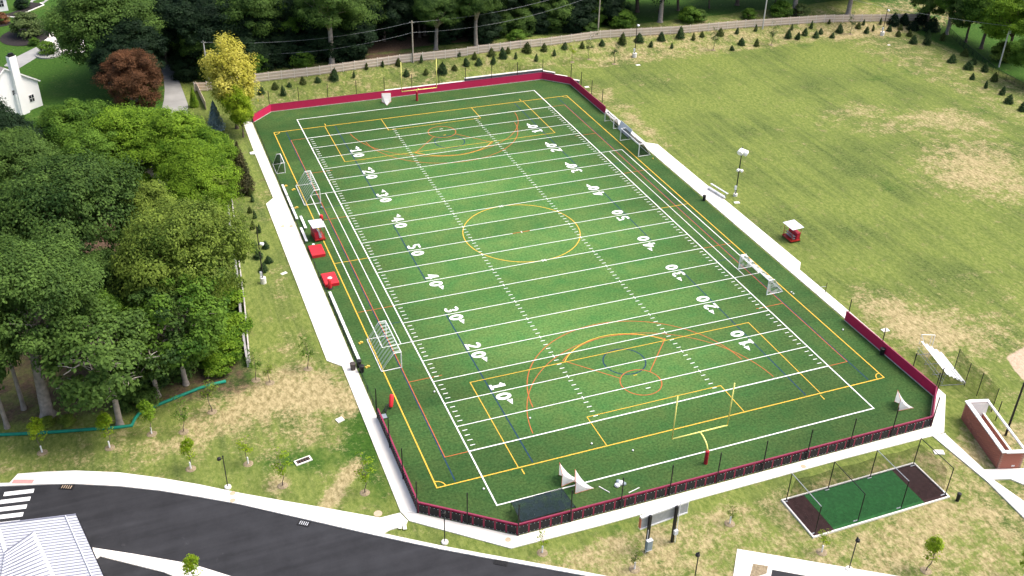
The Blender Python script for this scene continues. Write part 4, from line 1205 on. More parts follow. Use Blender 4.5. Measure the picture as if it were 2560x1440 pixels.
POLES = []
def utility_pole(label, base, h, m, cross=False):
    t = thing('utility_pole', label, 'utility pole', base)
    x, y, z = base
    MB().tube([(x, y, z-.2), (x, y, z+h)], [.17, .12], 10).build('shaft', m, t)
    if cross: MB().tube([(x+.28, y-.1, z+h*.80), (x+.28, y-.1, z+h*.80+.75)], .2, 12).build('transformer', 'grey_panel', t)
    MB().box((x, y, z+h-.4), (1.0, .09, .1), R(-25)).build('cross_arm', m, t)
    for k in (-.42, .42): MB().lathe((x+k*.9, y-k*.42, z+h-.35), [(.05, 0), (.06, .1), (.03, .16)], 8).build('insulator', 'grey_metal', t)
    POLES.append(Vector((x, y, z+h-.3)))
utility_pole('weathered wooden utility pole behind the yellow tree', at(524, 215), 9.5, 'pole_pale')
utility_pole('dark utility pole behind the far goalpost', at(1033, 156), 9.0, 'pole_wood')
utility_pole('brown utility pole at the wooden fence, right of the far wall', at(1494, 92), 12.5, 'pole_wood')
utility_pole('pale utility pole at the wooden fence above the big lawn', at(1906, 72), 13.5, 'pole_pale')
utility_pole('pale utility pole with transformer by the far right chain-link fence', at(2497, 168), 9.6, 'pole_pale', True)
def wire(label, a, b, sag, r=.018):
    a, b = Vector(a), Vector(b)
    pts = []
    for i in range(17):
        f = i/16; q = a.lerp(b, f); q.z -= sag*4*f*(1-f); pts.append(q)
    tag(MB().tube(pts, r, 5).build('power_line', 'grey_metal'), label, 'wire', 'power lines along the wooden fence')
for k, (i, j) in enumerate(((0, 1), (1, 2), (2, 3))):
    nm = ('from the yellow tree to the far goalpost', 'from the far goalpost to the fence pole', 'between the two tall fence poles')[k]
    wire('upper power line running '+nm, POLES[i], POLES[j], 1.6)
    wire('lower power line running '+nm, POLES[i]-Vector((0, 0, 2.2)), POLES[j]-Vector((0, 0, 2.2)), 1.9)
wire('upper power line running right from the pale pole over the lawn', POLES[3], POLES[3]+Vector((40, 25, 1)), .8)
wire('power line crossing from the transformer pole into the trees', POLES[4], POLES[4]+Vector((-28, 42, 0)), 1.0)

# ================================================================== SCOREBOARD, CAGE, DUGOUT, BLEACHERS
def scoreboard():
    b1, b2 = at(1615, 1378), at(1680, 1354)
    d = (b2-b1); d.z = 0; d.normalize(); rz = math.atan2(d.y, d.x); nn = Vector((-d.y, d.x, 0))
    t = thing('scoreboard', 'scoreboard seen from behind on two black posts beside the near walkway', 'scoreboard', b1)
    for b, h in ((b1, 4.95), (b2, 4.95)):
        MB().box((b.x, b.y, h/2), (.26, .26, h), rz).build('post', 'black_metal', t)
    m_ = (b1+b2)/2+d*.35+nn*.38
    ln = 5.6; z0, z1 = 3.25, 4.75
    MB().box((m_.x, m_.y, (z0+z1)/2), (ln, .24, z1-z0-.16), rz).build('back_panel', 'grey_metal', t)
    for zz, hh in ((z1, .2), (z0, .12)): MB().box((m_.x-nn.x*.03, m_.y-nn.y*.03, zz), (ln+.06, .36, hh), rz).build('frame_rail', 'aluminium', t)
    for k in (-1, 1):
        e = m_+d*(k*ln/2); MB().box((e.x, e.y, (z0+z1)/2), (.08, .3, z1-z0-.2), rz).build('end_cap', 'terracotta' if k < 0 else 'aluminium', t)
    c = b1-nn*.28+d*.06
    MB().box((c.x, c.y, 1.15), (.62, .36, 1.25), rz).build('electric_cabinet', 'blue_grey', t)
    MB().box((c.x, c.y, 1.80), (.66, .42, .07), rz).build('cabinet_top', 'grey_panel', t)
    MB().box((c.x, c.y, .48), (.64, .38, .09), rz).build('cabinet_foot', 'grey_panel', t)
    c = b2-nn*.24+d*.1
    MB().box((c.x, c.y, 1.55), (.42, .3, .55), rz).build('meter_box', 'grey_panel', t)
    c = b2-nn*.2+d*.22
    MB().tube([(c.x, c.y, 0), (c.x, c.y, 5.9)], .04, 8).build('antenna', 'white_metal', t)
    c = b1-nn*.16-d*.16
    MB().tube([(c.x, c.y, 0), (c.x, c.y, 3.2)], .035, 8).build('conduit', 'grey_panel', t)
scoreboard()

def batting_cage():
    x0, x1, y0, y1 = 29.1, 46.8, -15.6, -9.7
    t = thing('batting_cage', 'netted batting cage on a green and brown pad behind the near walkway', 'batting cage', ((x0+x1)/2, (y0+y1)/2, 0))
    e = .16
    xa, xb = 31.9, 43.6
    MB().prism([(x0+e, y0+e), (x1-e, y0+e), (x1-e, y1-e), (x0+e, y1-e)], -.05, .05).build('pad_base', 'rubber_brown', t)
    MB().flat([(xa, y0+e+.02), (xb, y0+e+.02), (xb, y1-e-.02), (xa, y1-e-.02)], .058).build('turf_pad', 'cage_turf', t)
    for a, b in (((x0, y0+e/2), (x1, y0+e/2)), ((x0, y1-e/2), (x1, y1-e/2)), ((x0+e/2, y0+e), (x0+e/2, y1-e)), ((x1-e/2, y0+e), (x1-e/2, y1-e))):
        MB().beam((*a, .06), (*b, .06), e, .22).build('kerb_edge', 'concrete', t)
    fr = [29.6, 35.0, 40.6, 46.5]; h = 3.95
    for i, x in enumerate(fr):
        for y in (y0+.45, y1-.25):
            MB().tube([(x, y, 0), (x, y, h)], .055, 8).build('post', 'black_metal', t)
            MB().box((x-.2, y+(.12 if y < -12 else -.12), .07), (.55, .12, .05)).build('base_plate', 'grey_metal', t)
        MB().tube([(x, y0+.45, h), (x, y1-.25, h)], .045, 8).build('top_bar', 'grey_metal' if i in (0, 2) else 'black_metal', t)
    n = 24; P = []
    yy = [y0+.6, y0+.62, y0+1.0, y0+2.0, (y0+y1)/2, y1-1.6, y1-.7, y1-.35, y1-.3]
    for i in range(n+1):
        x = fr[0]+.25+(fr[-1]-fr[0]-.5)*i/n
        u = min(abs(x-q) for q in fr); sg = .38*min(1, u/2.6)
        z = [.08, h*.5, h-.5-sg*.8, h-.25-sg, h-.3-sg, h-.25-sg, h-.4-sg*.8, h*.5, .08]
        off = .35*min(1, u/2.6)
        P += [(x, yy[k]+(off if k in (1,) else -off if k == 7 else 0), z[k]) for k in range(9)]
    Fs = [(i*9+k, i*9+k+1, (i+1)*9+k+1, (i+1)*9+k) for i in range(n) for k in range(8)]
    mb = MB().add(P, Fs)
    for i in (0, n): mb.add(P[i*9:i*9+9], [tuple(range(9))])
    mb.build('cage_net', 'net_black', t, smooth=True)
batting_cage()

def dugout():
    a, b = at(2402, 1045), at(2492, 1173)
    d = b-a; ln = d.length; d.normalize(); nn = Vector((-d.y, d.x, 0))
    if nn.x < 0: nn = -nn
    t = thing('dugout', 'open brick dugout with white cap beams at the right edge', 'dugout', a)
    h = 2.45; th = .30; dp = 2.75
    rzd = math.atan2(d.y, d.x); rzn = math.atan2(nn.y, nn.x)
    def wallbox(p, q, z0, z1, wd, nm, m):
        return MB().beam((p.x, p.y, (z0+z1)/2), (q.x, q.y, (z0+z1)/2), wd, z1-z0).build(nm, m, t)
    core = mat('brick_core', (0.33, 0.21, 0.165), .95, .1, 4)
    wallbox(a+nn*.15, b+nn*.15, 0, h, th-.03, 'back_wall', 'brick_core')
    for q in (a+d*.15, b-d*.15): wallbox(q+nn*.32, q+nn*dp, 0, h, th-.03, 'end_wall', 'brick_core')
    # brick courses, on the outside of back and near end wall
    bl, bh = .46, .152
    me = MB().box((0, 0, 0), (bl-.018, .035, bh-.018)).mesh('brick', 'brick')
    me2 = MB().box((0, 0, 0), (bl/2-.018, .035, bh-.018)).mesh('brick', 'brick')
    rows = int(h/bh)
    big = []
    for r_ in range(rows):
        nb = int(ln/bl)
        for i in range(nb):
            u = (i+.5+(0.5 if r_ % 2 else 0))*bl*ln/(nb*bl)
            if u > ln-.12: continue
            c = a+d*u-nn*.008; big.append((c, rzd, (r_+.5)*bh))
        nb = int(dp/bl)
        for i in range(nb):
            u = (i+.5+(0.25 if r_ % 2 else -.2))*bl+.15
            if u > dp-.1: continue
            c = b+nn*u+d*.008; big.append((c, rzn, (r_+.5)*bh))
    big.sort(key=lambda q: (Vector((q[0].x, q[0].y, q[2]))-Vector(CAM)).length)
    o = Vector(t.location)
    for c, rz, z in big[:300]: put(me, 'brick', t, (c.x-o.x, c.y-o.y, z-o.z), rz)
    rest = MB()
    for c, rz, z in big[300:]: rest.box((c.x, c.y, z), (bl-.018, .035, bh-.018), rz)
    tag(rest.build('brickwork', 'brick', t), kind='stuff')
    wallbox(a+nn*.12-d*.1, b+nn*.12+d*.1, h, h+.14, .46, 'cap_beam', 'white_paint')
    wallbox(a+nn*.36, a+nn*(dp+.1), h+.004, h+.144, .46, 'cap_beam', 'white_paint')
    wallbox(b+nn*.36, b+nn*(dp+.1), h+.004, h+.144, .46, 'cap_beam', 'white_paint')
    f0, f1 = a+nn*(dp-.05)+d*.25, b+nn*(dp-.05)-d*.25
    wallbox(f0, f1, h-.06, h+.13, .24, 'front_beam', 'white_paint')
    wallbox(a+nn*.31+d*.31, a+nn*(dp)+d*.31, .1, h-.02, .02, 'inner_lining', 'white_paint')
    wallbox(a+nn*(dp-.3)+d*.3, b+nn*(dp-.3)-d*.3, .0, .85, .16, 'front_wall', 'brick')
    wallbox(a+nn*(dp-.3)+d*.3, b+nn*(dp-.3)-d*.3, .85, .93, .24, 'front_cap', 'concrete')
    wallbox(a+nn*.34+d*.34, b+nn*.34-d*.34, -.02, .07, 3.6*0+0.02, 'skirting', 'concrete')
    mb = MB().prism([tuple((a+nn*.33+d*.33)[:2]), tuple((a+nn*(dp-.4)+d*.33)[:2]), tuple((b+nn*(dp-.4)-d*.33)[:2]), tuple((b+nn*.33-d*.33)[:2])], 0, .09)
    mb.build('floor', 'concrete', t)
    MB().beam((*(a+nn*1.0+d*3.6)[:2], .50), (*(b+nn*1.0-d*.6)[:2], .50), .36, .06).build('bench_seat', 'aluminium', t)
    MB().beam((*(a+nn*.72+d*3.6)[:2], .85), (*(b+nn*.72-d*.6)[:2], .85), .05, .26).build('bench_back', 'grey_metal', t)
    for k in (.45, .65):
        c = b+nn*(1.2+k)+d*.03
        MB().box((c.x, c.y, .45), (.14, .06, .18), rzn).build('vent', 'white_paint', t)
    c = b+nn*(dp+.4)
    MB().tube([(c.x, c.y, .1), (c.x+.35, c.y+.15, 2.4)], .035, 8).build('brace', 'white_metal', t)
dugout()

def bleacher():
    """aluminium bleacher, five rows, tilted up on its end frame beside the walkway"""
    a, b = at(2354, 968), at(2308, 908)
    d = (b-a); d.z = 0; ln = 7.2; d.normalize(); nn = Vector((d.y, -d.x, 0))
    if nn.x < 0: nn = -nn
    t = thing('bleacher', 'white aluminium bleacher with rail beside the near right corner', 'bleacher', a)
    mid_ = a+d*(ln*.42)
    for r_ in range(5):
        o = nn*(.35+.66*r_); z = 1.95-.37*r_
        for nm, off, dz, wd in (('seat_plank', 0, .0, .25), ('foot_plank', .36, -.34, .13)):
            p = a+o+nn*off+d*(.10*r_); q = p+d*(ln-.25*r_)
            MB().beam((p.x, p.y, z+dz), (q.x, q.y, z+dz), wd, .05).build(nm, 'white_metal', t)
    for f in (.04, .35, .66, .96):
        p = a+d*(ln*f)
        MB().tube([(p.x, p.y, .05), (p.x+nn.x*.3, p.y+nn.y*.3, 1.88), (p.x+nn.x*3.3, p.y+nn.y*3.3, .05)], .04, 6).tube([(p.x, p.y, .05), (p.x+nn.x*3.1, p.y+nn.y*3.1, .05)], .03, 6).build('frame', 'grey_metal', t)
    for z in (.6, 1.1): MB().tube([(a.x, a.y, z), ((a+d*ln).x, (a+d*ln).y, z)], .025, 6).build('brace', 'grey_metal', t)
    e = a+d*(ln+.05)
    fr = [e+nn*.1+Vector((0, 0, 1.5)), e+nn*.1+Vector((0, 0, 3.0)), e+nn*2.0+Vector((0, 0, 2.8)), e+nn*2.0+Vector((0, 0, .9))]
    MB().tube(fr, .045, 6).tube([fr[1], e+nn*.9+Vector((0, 0, 1.3))], .04, 6).tube([e+nn*1.6+Vector((0, 0, 2.84)), e+nn*1.6+Vector((0, 0, 1.0))], .035, 6).build('guard_rail', 'white_metal', t)
bleacher()
# small bench bleacher on the right walkway
a, b = at(1776, 471), at(1818, 497)
d = b-a; d.z = 0; ln = d.length; d.normalize(); nn = Vector((-d.y, d.x, 0))
if nn.x > 0: nn = -nn
t = thing('bench_bleacher', 'small two-row aluminium bench on the right walkway near the floodlight pole', 'bench', a)
for k, (off, z) in enumerate(((0, .82), (.62, .45), (.45, .12))):
    p = a+nn*off; q = p+d*ln
    MB().beam((p.x, p.y, z+.11), (q.x, q.y, z+.11), .30, .05).build('seat_plank', 'aluminium', t)
for f in (.08, .5, .92):
    p = a+d*(ln*f); MB().tube([(p.x, p.y, .11), (p.x, p.y, .9), (p.x+nn.x*.8, p.y+nn.y*.8, .2), (p.x+nn.x*.8, p.y+nn.y*.8, .11)], .03, 6).build('leg', 'grey_metal', t)
# swing gate by the right path
p, q = at(2040, 738), at(2062, 735)
t = thing('swing_gate', 'small open gate frame in the right fence near the crimson wall', 'gate', p)
MB().tube([(p.x, p.y, .1), (p.x, p.y, 1.3), (q.x, q.y, 1.3), (q.x, q.y, .1)], .035, 6).build('gate_frame', 'grey_metal', t)
MB().tube([(q.x, q.y, .1), (q.x, q.y, 1.9)], .05, 6).build('gate_post', 'black_metal', t)

# ================================================================== COVERS, DRAINS, PADS
def cover(label, px, py, sx, sy, m, rz=0.0, name='utility_cover', rnd=False, inner=None, z=.0, cat='cover'):
    p = at(px, py)
    g = p.z+z
    t = thing(name, label, cat, (p.x, p.y, g))
    if rnd: MB().lathe((p.x, p.y, g-.05), [(sx/2, 0), (sx/2, .07)], 20).build('lid', m, t)
    else: MB().box((p.x, p.y, g+.02), (sx, sy, .13), rz).build('frame' if inner else 'lid', m, t)
    if inner:
        n = 5
        MB().box((p.x, p.y, g+.088), (sx*.8, sy*.66, .012), rz).build('opening', 'black_board', t)
        for i in range(n):
            u = (i-(n-1)/2)*sx*.8/n; MB().box((p.x+u*math.cos(rz), p.y+u*math.sin(rz), g+.10), (sx*.045, sy*.66, .02), rz).build('grate_bar', inner, t)
cover('white square utility cover on the lawn left of the walkway', 850, 1050, .85, .75, 'concrete', .3)
cover('rectangular yard drain with rusty grate on the left lawn', 758, 1152, 1.9, .85, 'concrete', .2, 'yard_drain', inner='iron', cat='drain')
cover('white slab lying by the left light pole', 710, 684, .9, .5, 'concrete', .4)
cover('white cover beyond the far right corner of the wall', 1467, 218, .9, .7, 'concrete', 0)
cover('small white cover below the middle floodlight pole', 1595, 163, .9, .6, 'concrete', 0)
cover('white cover on the lawn beside the near right wall', 2213, 826, 1.0, .7, 'concrete', 0)
cover('white cover between path and batting cage', 2347, 1131, 1.15, .75, 'concrete', -.4)
cover('white cover by the floodlight pole on the right lawn', 1842, 507, .9, .6, 'concrete', -.2)
cover('white stone on the far lawn below the right floodlight pole', 2222, 113, .6, .5, 'concrete', 0, name='stone', cat='stone')
for px, py, lb in ((582, 1235, 'upper rusty manhole lid on the roadside pavement'), (582, 1253, 'lower rusty manhole lid on the roadside pavement'), (707, 567, 'left rusty lid on the left walkway'), (728, 567, 'right rusty lid on the left walkway'),
                   (1270, 1351, 'tan manhole lid on the near left corner pavement'), (2008, 1168, 'tan manhole lid on the near walkway before the batting cage')):
    cover(lb, px, py, .62, .62, 'tan_cover', name='manhole_lid', rnd=True, z=ZC)
cover('round tan pad in the grass beside the corner steps', 945, 1284, .9, .9, 'tan_cover', name='manhole_lid', rnd=True)
cover('storm drain in the kerb near the zebra crossing', 167, 1218, 1.5, .75, 'black_board', -.42, 'storm_drain', inner='tan_cover', z=-.03, cat='drain')
cover('storm drain in the kerb below the corner steps', 760, 1309, 1.3, .75, 'black_board', -.62, 'storm_drain', inner='grey_panel', z=-.03, cat='drain')
cover('storm drain in the kerb at the bottom edge', 1252, 1406, 1.4, .8, 'black_board', -.6, 'storm_drain', inner='black_metal', z=-.03, cat='drain')
p = at(58, 1206)
o = MB().box((0, 0, 0), (2.2, .62, .03), R(-20)).build('tactile_pad', 'pink_pad'); o.location = (p.x, p.y, ZC+.01)
tag(o, 'pink tactile paving pad at the zebra crossing', 'paving')
# corner steps
t = thing('corner_steps', 'three shallow concrete steps at the near left corner pavement', 'steps', (-10.6, 1.2, 0))
for i in range(4):
    MB().box((-11.3+.42*i, 1.35-.28*i, ZC+.02+.022*i), (.36, 1.5, .05), R(-12)).build('tread', 'concrete', t)
# green erosion sock below the wood
sock = [at(-30, 1092), at(0, 1089), at(70, 1086), at(150, 1081), at(230, 1075), at(290, 1071), at(330, 1066), at(338, 1048), at(348, 1036), at(400, 1012), at(450, 992), at(500, 972), at(535, 962), at(565, 955)]
o = MB().tube([(q.x, q.y, .13) for q in sock], .2, 8).build('erosion_sock', 'green_sock', smooth=True)
tag(o, 'teal erosion sock winding along the foot of the wood', 'sock')

# ================================================================== BUILDINGS
def metal_roof():
    """standing-seam roof at the lower left; eave along the right side, cross gable on the left"""
    ze = 4.2
    A = at(190, 1288, ze); B = at(268, 1462, ze); C = at(-40, 1316, 5.6)
    d = (B-A).normalized()                       # along the eave, towards the camera
    up = (C-A); ln_u = up.length; up.normalize()
    t = thing('metal_roof_building', 'grey standing-seam metal roof at the lower left corner by the road', 'building', (A.x, A.y, 0))
    Ln = 16.0
    nrm = up.cross(d).normalized()
    if nrm.z < 0: nrm = -nrm
    sw = 0.41
    n = int(Ln/sw)
    run = ln_u+5
    for i in range(n):
        p = A+d*(sw*i); q = p+d*(sw-.012)
        MB().add([p, q, q+up*run, p+up*run, p-nrm*.05, q-nrm*.05, q+up*run-nrm*.05, p+up*run-nrm*.05],
                 [(0, 1, 2, 3), (7, 6, 5, 4), (0, 4, 5, 1), (1, 5, 6, 2), (2, 6, 7, 3), (3, 7, 4, 0)]).build('roof_pan', 'roof_metal', t)
        e0 = p+nrm*.02; MB().beam(e0, e0+up*run, .05, .07).build('seam', 'roof_seam', t)
    s0 = A+up*.95+nrm*.10
    MB().beam(s0, s0+d*Ln, .10, .12).build('snow_guard', 'aluminium', t)
    g0 = A-up*.06-nrm*.03
    for i in range(n*2//3):
        p = g0+d*(.62*i)
        MB().beam(p+d*.0, p+d*.52, .10, .12).build('gutter', 'black_metal', t)
    MB().beam(A-d*.05+nrm*.06, A-d*.05+nrm*.06+up*run, .14, .10).build('rake_trim', 'roof_seam', t)
    # lower roof meeting the slope on the left: a valley flashing and seams that run another way
    def on_roof(px, py, lift=0.0):
        dv = Vector(_fw+_r2*(px-1280)/FPX-_u2*(py-720)/FPX); c0 = Vector(CAM)
        return c0+dv*(((A+nrm*lift)-c0).dot(nrm)/dv.dot(nrm))
    K0, K1 = on_roof(82, 1332, .09), on_roof(150, 1480, .09)
    J0, J1 = on_roof(12, 1381, .42), on_roof(-10, 1520, .42)
    th = nrm*.06
    MB().add([tuple(q) for q in (K0, K1, J1, J0, K0-th, K1-th, J1-th*6, J0-th*6)], [(0, 1, 2, 3), (7, 6, 5, 4), (0, 4, 5, 1), (1, 5, 6, 2), (2, 6, 7, 3), (3, 7, 4, 0)]).build('gable_plane', 'roof_metal', t)
    for i in range(1, 17):
        f = i/17
        MB().beam(K0.lerp(K1, f)+nrm*.03, J0.lerp(J1, f)+nrm*.03, .05, .06).build('seam', 'roof_seam', t)
    MB().beam(K0+nrm*.02, K1+nrm*.02, .36, .05).build('valley_flashing', 'grey_panel', t)
    MB().beam(K0+nrm*.02, J0+nrm*.02, .12, .10).build('gable_trim', 'roof_seam', t)
    C0, C1 = on_roof(-4, 1322, .10), on_roof(14, 1380, .10)
    MB().beam(C0, C1, .34, .05).build('valley_flashing', 'grey_panel', t)
    # walls under the roof
    w0, w1 = A+up*.7+d*.4, A+up*.7+d*(Ln-.5)
    MB().beam((w0.x, w0.y, 2.05), (w1.x, w1.y, 2.05), .25, 4.1).build('wall', 'siding', t)
    w2 = A+up*9+d*.4
    MB().beam((w0.x, w0.y, 2.05), (w2.x, w2.y, 2.05), .25, 4.1).build('wall', 'siding', t)
metal_roof()

def house(name, label, c, rz, wd, dp, he, hr, chim=None, wins=()):
    """gabled house; local +x along the gable wall, gable wall at local y=0 facing -y"""
    t = thing(name, label, 'house', c, rz)
    ow = .35
    MB().add([(-wd/2, 0, 0), (wd/2, 0, 0), (wd/2, 0, he), (0, 0, hr), (-wd/2, 0, he), (-wd/2, dp, 0), (wd/2, dp, 0), (wd/2, dp, he), (0, dp, hr), (-wd/2, dp, he)],
             [(0, 1, 2, 3, 4), (9, 8, 7, 6, 5), (1, 6, 7, 2), (5, 0, 4, 9)]).build('wall', 'siding', t, world=False)
    k = (hr-he)/(wd/2)
    for s in (-1, 1):
        P = [(0, -ow, hr+.02), (s*(wd/2+ow), -ow, he-k*ow+.02), (s*(wd/2+ow), dp+ow, he-k*ow+.02), (0, dp+ow, hr+.02)]
        MB().add(P+[(p[0], p[1], p[2]+.16) for p in P], [(0, 1, 2, 3), (7, 6, 5, 4), (0, 4, 5, 1), (1, 5, 6, 2), (2, 6, 7, 3), (3, 7, 4, 0)]).build('roof', 'shingle', t, world=False)
        MB().beam((0, -ow-.03, hr), (s*(wd/2+ow), -ow-.03, he-k*ow), .06, .24).build('rake_board', 'white_paint', t, world=False)
    if chim:
        cxm, zt = chim
        ch = MB().box((cxm, -.45, zt/2), (1.5, .9, zt)).box((cxm, -.35, zt*.18), (2.0, .7, zt*.36)).build('chimney', 'siding', t, world=False)
        MB().box((cxm, -.45, zt+.14), (1.2, .8, .30)).box((cxm, -.45, zt+.42), (.8, .5, .30)).build('chimney_cap', 'black_metal', t, world=False)
    for x, z, ww, hh in wins:
        f = MB().box((x, -.03, z), (ww+.16, .06, hh+.16)).build('window', 'white_paint', t, world=False)
        MB().box((x, -.07, z), (ww, .03, hh)).build('pane', 'glass_dark', f, world=False)
        MB().box((x, -.10, z), (.05, .03, hh)).box((x, -.102, z), (ww, .02, .05)).build('glazing_bar', 'white_paint', f, world=False)
    return t
g = at(38, 290)
house('white_house', 'white house gable with tall white chimney among the left trees', (g.x, g.y, 0), R(38), 12.5, 9, 5.2, 9.4, (1.8, 11.3), ((.9, 4.4, .6, .9), (-3.2, 2.2, 1.0, 1.3), (4.2, 2.2, 1.0, 1.3)))
g = at(22, 33)
house('corner_house', 'white house corner with a dark mulch bed at the top left', (g.x-5.0, g.y+1.2, 0), R(12), 10, 9, 3.4, 6.0, None, ((3.7, 1.9, 1.1, 1.5),))
# mulch beds with pale edging
bed = P2((0, 45), (10, 41), (36, 44), (110, 13), (100, 8), (76, 6), (70, 18), (22, 34), (0, 36))
tag(MB().flat(bed, .07).build('mulch_bed', 'mulch_dark'), kind='structure')
t = thing('bed_edging', 'pale stone edging round the mulch bed at the top left', 'edging', (*bed[0], 0))
for a, b in zip(bed[:4], bed[1:5]):
    n = max(1, round((Vector(b)-Vector(a)).length/1.2))
    for i in range(n):
        p = Vector(a).lerp(Vector(b), i/n); q = Vector(a).lerp(Vector(b), (i+.95)/n)
        MB().beam((p.x, p.y, .09), (q.x, q.y, .09), .28, .16).build('edging_stone', 'concrete', t)
tag(MB().flat([(at(62, 92).x+5.2*math.cos(R(a)), at(62, 92).y+6.5*math.sin(R(a))) for a in range(0, 360, 15)], .06).build('mulch_bed', 'mulch_dark'), kind='structure')
tag(MB().flat([(at(2, 60).x+2.2*math.cos(R(a)), at(2, 60).y+2.2*math.sin(R(a))) for a in range(0, 360, 20)], .06).build('mulch_bed', 'mulch_dark'), kind='structure')
# back garden house glimpsed through the left trees and one at the top right
g = at(420, 470)
house('garden_house', 'small white house hidden among the bright green trees on the left', (g.x, g.y, 0), R(-10), 9, 7, 2.8, 4.6, None, ((-2, 1.4, 1.2, 1.2), (2, 1.4, 1.2, 1.2)))
g = at(2190, 2)
house('far_house', 'grey house behind the wooden fence at the top right', (g.x, g.y+4, 2.3), R(-20), 12, 9, 3.0, 5.2, None, ((-2.5, 1.6, 1.4, 1.4), (2.5, 1.6, 1.4, 1.4)))
tag(MB().lathe((0, 0, 0), [(2.6, 0), (2.6, .35), (2.3, .35), (2.3, .2)], 24).build('planter_ring', 'concrete_grey'), 'low stone planter ring beside the upper left driveway', 'planter').location = at(122, 138)

# ================================================================== TREES AND PLANTS
def quads_mesh(name, C, N_, S, m, asp=0.62):
    """one leaf-shaped quad per row: centre, normal, size"""
    n = len(C)
    N_ = N_/np.linalg.norm(N_, axis=1, keepdims=True)
    rnd = rng.normal(size=(n, 3))
    T = np.cross(N_, rnd); T /= np.linalg.norm(T, axis=1, keepdims=True)+1e-9
    B = np.cross(N_, T)
    s = S[:, None]
    V = np.empty((n, 4, 3))
    V[:, 0] = C-T*s*.5; V[:, 1] = C-B*s*.5*asp+N_*s*.10; V[:, 2] = C+T*s*.5-N_*s*.05; V[:, 3] = C+B*s*.5*asp+N_*s*.10
    me = bpy.data.meshes.new(name)
    me.vertices.add(n*4); me.vertices.foreach_set('co', V.ravel())
    me.loops.add(n*4); me.loops.foreach_set('vertex_index', np.arange(n*4, dtype=np.int32))
    me.polygons.add(n); me.polygons.foreach_set('loop_start', np.arange(0, n*4, 4, dtype=np.int32))
    me.update()
    me.materials.append(m)
    return me

def crown_cloud(Rr, Hh, zc, nclump, leaves, leaf, cr, lobes=7, flat=.6, lo=-.75, inner=.18):
    """clumps of leaves hung over an uneven crown; returns centres, normals, sizes and clump centres"""
    lob = rng.normal(size=(lobes, 3)); lob /= np.linalg.norm(lob, axis=1, keepdims=True)
    amp = rng.uniform(-.30, .34, lobes)
    K = []
    while len(K) < nclump:
        v = rng.normal(size=3); v /= np.linalg.norm(v)
        if v[2] < lo: continue
        if v[2] < -.2 and rng.random() < .35: continue
        f = 1+sum(a*max(0, float(v@l))**3 for a, l in zip(amp, lob))
        r = f*(rng.uniform(.80, 1.02) if rng.random() > inner else rng.uniform(.35, .75))
        K.append((v[0]*Rr*r, v[1]*Rr*r, zc+v[2]*Hh*r))
    K = np.array(K)
    C, N_, S = [], [], []
    for k in K:
        m_ = int(leaves*rng.uniform(.6, 1.35)); rc = cr*rng.choice([.5, .75, 1.0, 1.0, 1.3, 1.7])*rng.uniform(.85, 1.15); m_ = int(m_*min(1.6, (rc/cr)**1.3+.15))
        v = rng.normal(size=(m_, 3)); v /= np.linalg.norm(v, axis=1, keepdims=True)
        v[:, 2] = np.abs(v[:, 2])*np.where(rng.random(m_) < .78, 1, -1)
        rad = rc*rng.uniform(.45, 1.05, m_)[:, None]
        off = v*rad*np.array([1, 1, flat])
        C.append(k+off)
        out = (k-np.array([0, 0, zc-.4*Hh])); out = out/ (np.linalg.norm(out)+1e-6)
        N_.append(v*.8+out*.5+np.array([0, 0, .55])+rng.normal(size=(m_, 3))*.38)
        S.append(leaf*rng.uniform(.7, 1.4, m_))
    return np.concatenate(C), np.concatenate(N_), np.concatenate(S), K

def trunk_mesh(name, r0, hb, K, m, nlimb=9, lean=.4, forks=2):
    """tapered trunk to hb with limbs that reach out to some of the clumps"""
    mb = MB()
    top = Vector((rng.uniform(-lean, lean), rng.uniform(-lean, lean), hb))
    mb.tube([(0, 0, -.3), (0, 0, .0), (.02, 0, .5), tuple(top*.5+Vector((.1, -.05, 0))), tuple(top)], [r0*1.7, r0*1.45, r0*1.05, r0*.88, r0*.75], 10)
    idx = rng.choice(len(K), size=min(nlimb, len(K)), replace=False)
    for j in idx:
        k = Vector(K[j]); a = top*rng.uniform(.82, 1.0)
        mid_ = a.lerp(k, .5)+Vector((0, 0, .12*(k-a).length))
        mb.tube([a, a.lerp(mid_, .5)+Vector((0, 0, .15)), mid_, k], [r0*.55, r0*.42, r0*.28, r0*.07], 6)
        for _ in range(forks):
            q = Vector(K[rng.integers(len(K))])
            if (q-mid_).length < (k-a).length: mb.tube([mid_, mid_.lerp(q, .5)+Vector((0, 0, .2)), q], [r0*.2, r0*.14, r0*.05], 5)
    return mb.mesh(name, m)

KINDS = {}
def kind(nm, Rr, Hh, zc, ncl, lv, leaf, cr, r0, hb, bark='bark', nlimb=9, **kw):
    C, N_, S, K = crown_cloud(Rr, Hh, zc, ncl, lv, leaf, cr, **kw)
    cm = quads_mesh('crown', C, N_, S, G_MID)
    tm = trunk_mesh('trunk', r0, hb, K, bark, nlimb)
    tm.polygons.foreach_set('use_smooth', [True]*len(tm.polygons))
    KINDS[nm] = (cm, tm, zc)
kind('broad', 6.0, 5.0, 9.5, 250, 270, .27, 1.25, .38, 6.0)
kind('round', 5.6, 5.6, 9.6, 240, 270, .27, 1.20, .36, 6.0, lobes=10)
kind('wide', 7.2, 4.6, 8.8, 280, 270, .28, 1.35, .42, 5.0, lobes=12, flat=.5)
kind('ragged', 5.4, 6.2, 9.4, 200, 270, .26, 1.2, .36, 6.5, 'bark_pale', nlimb=16, lobes=16, lo=-.9, inner=.3)
kind('oak', 6.6, 5.4, 9.2, 240, 270, .27, 1.4, .42, 5.5, lobes=18, inner=.25)
kind('tall', 6.2, 6.2, 14.2, 240, 260, .28, 1.35, .62, 9.0, 'bark_pale', nlimb=11, lo=-.42)
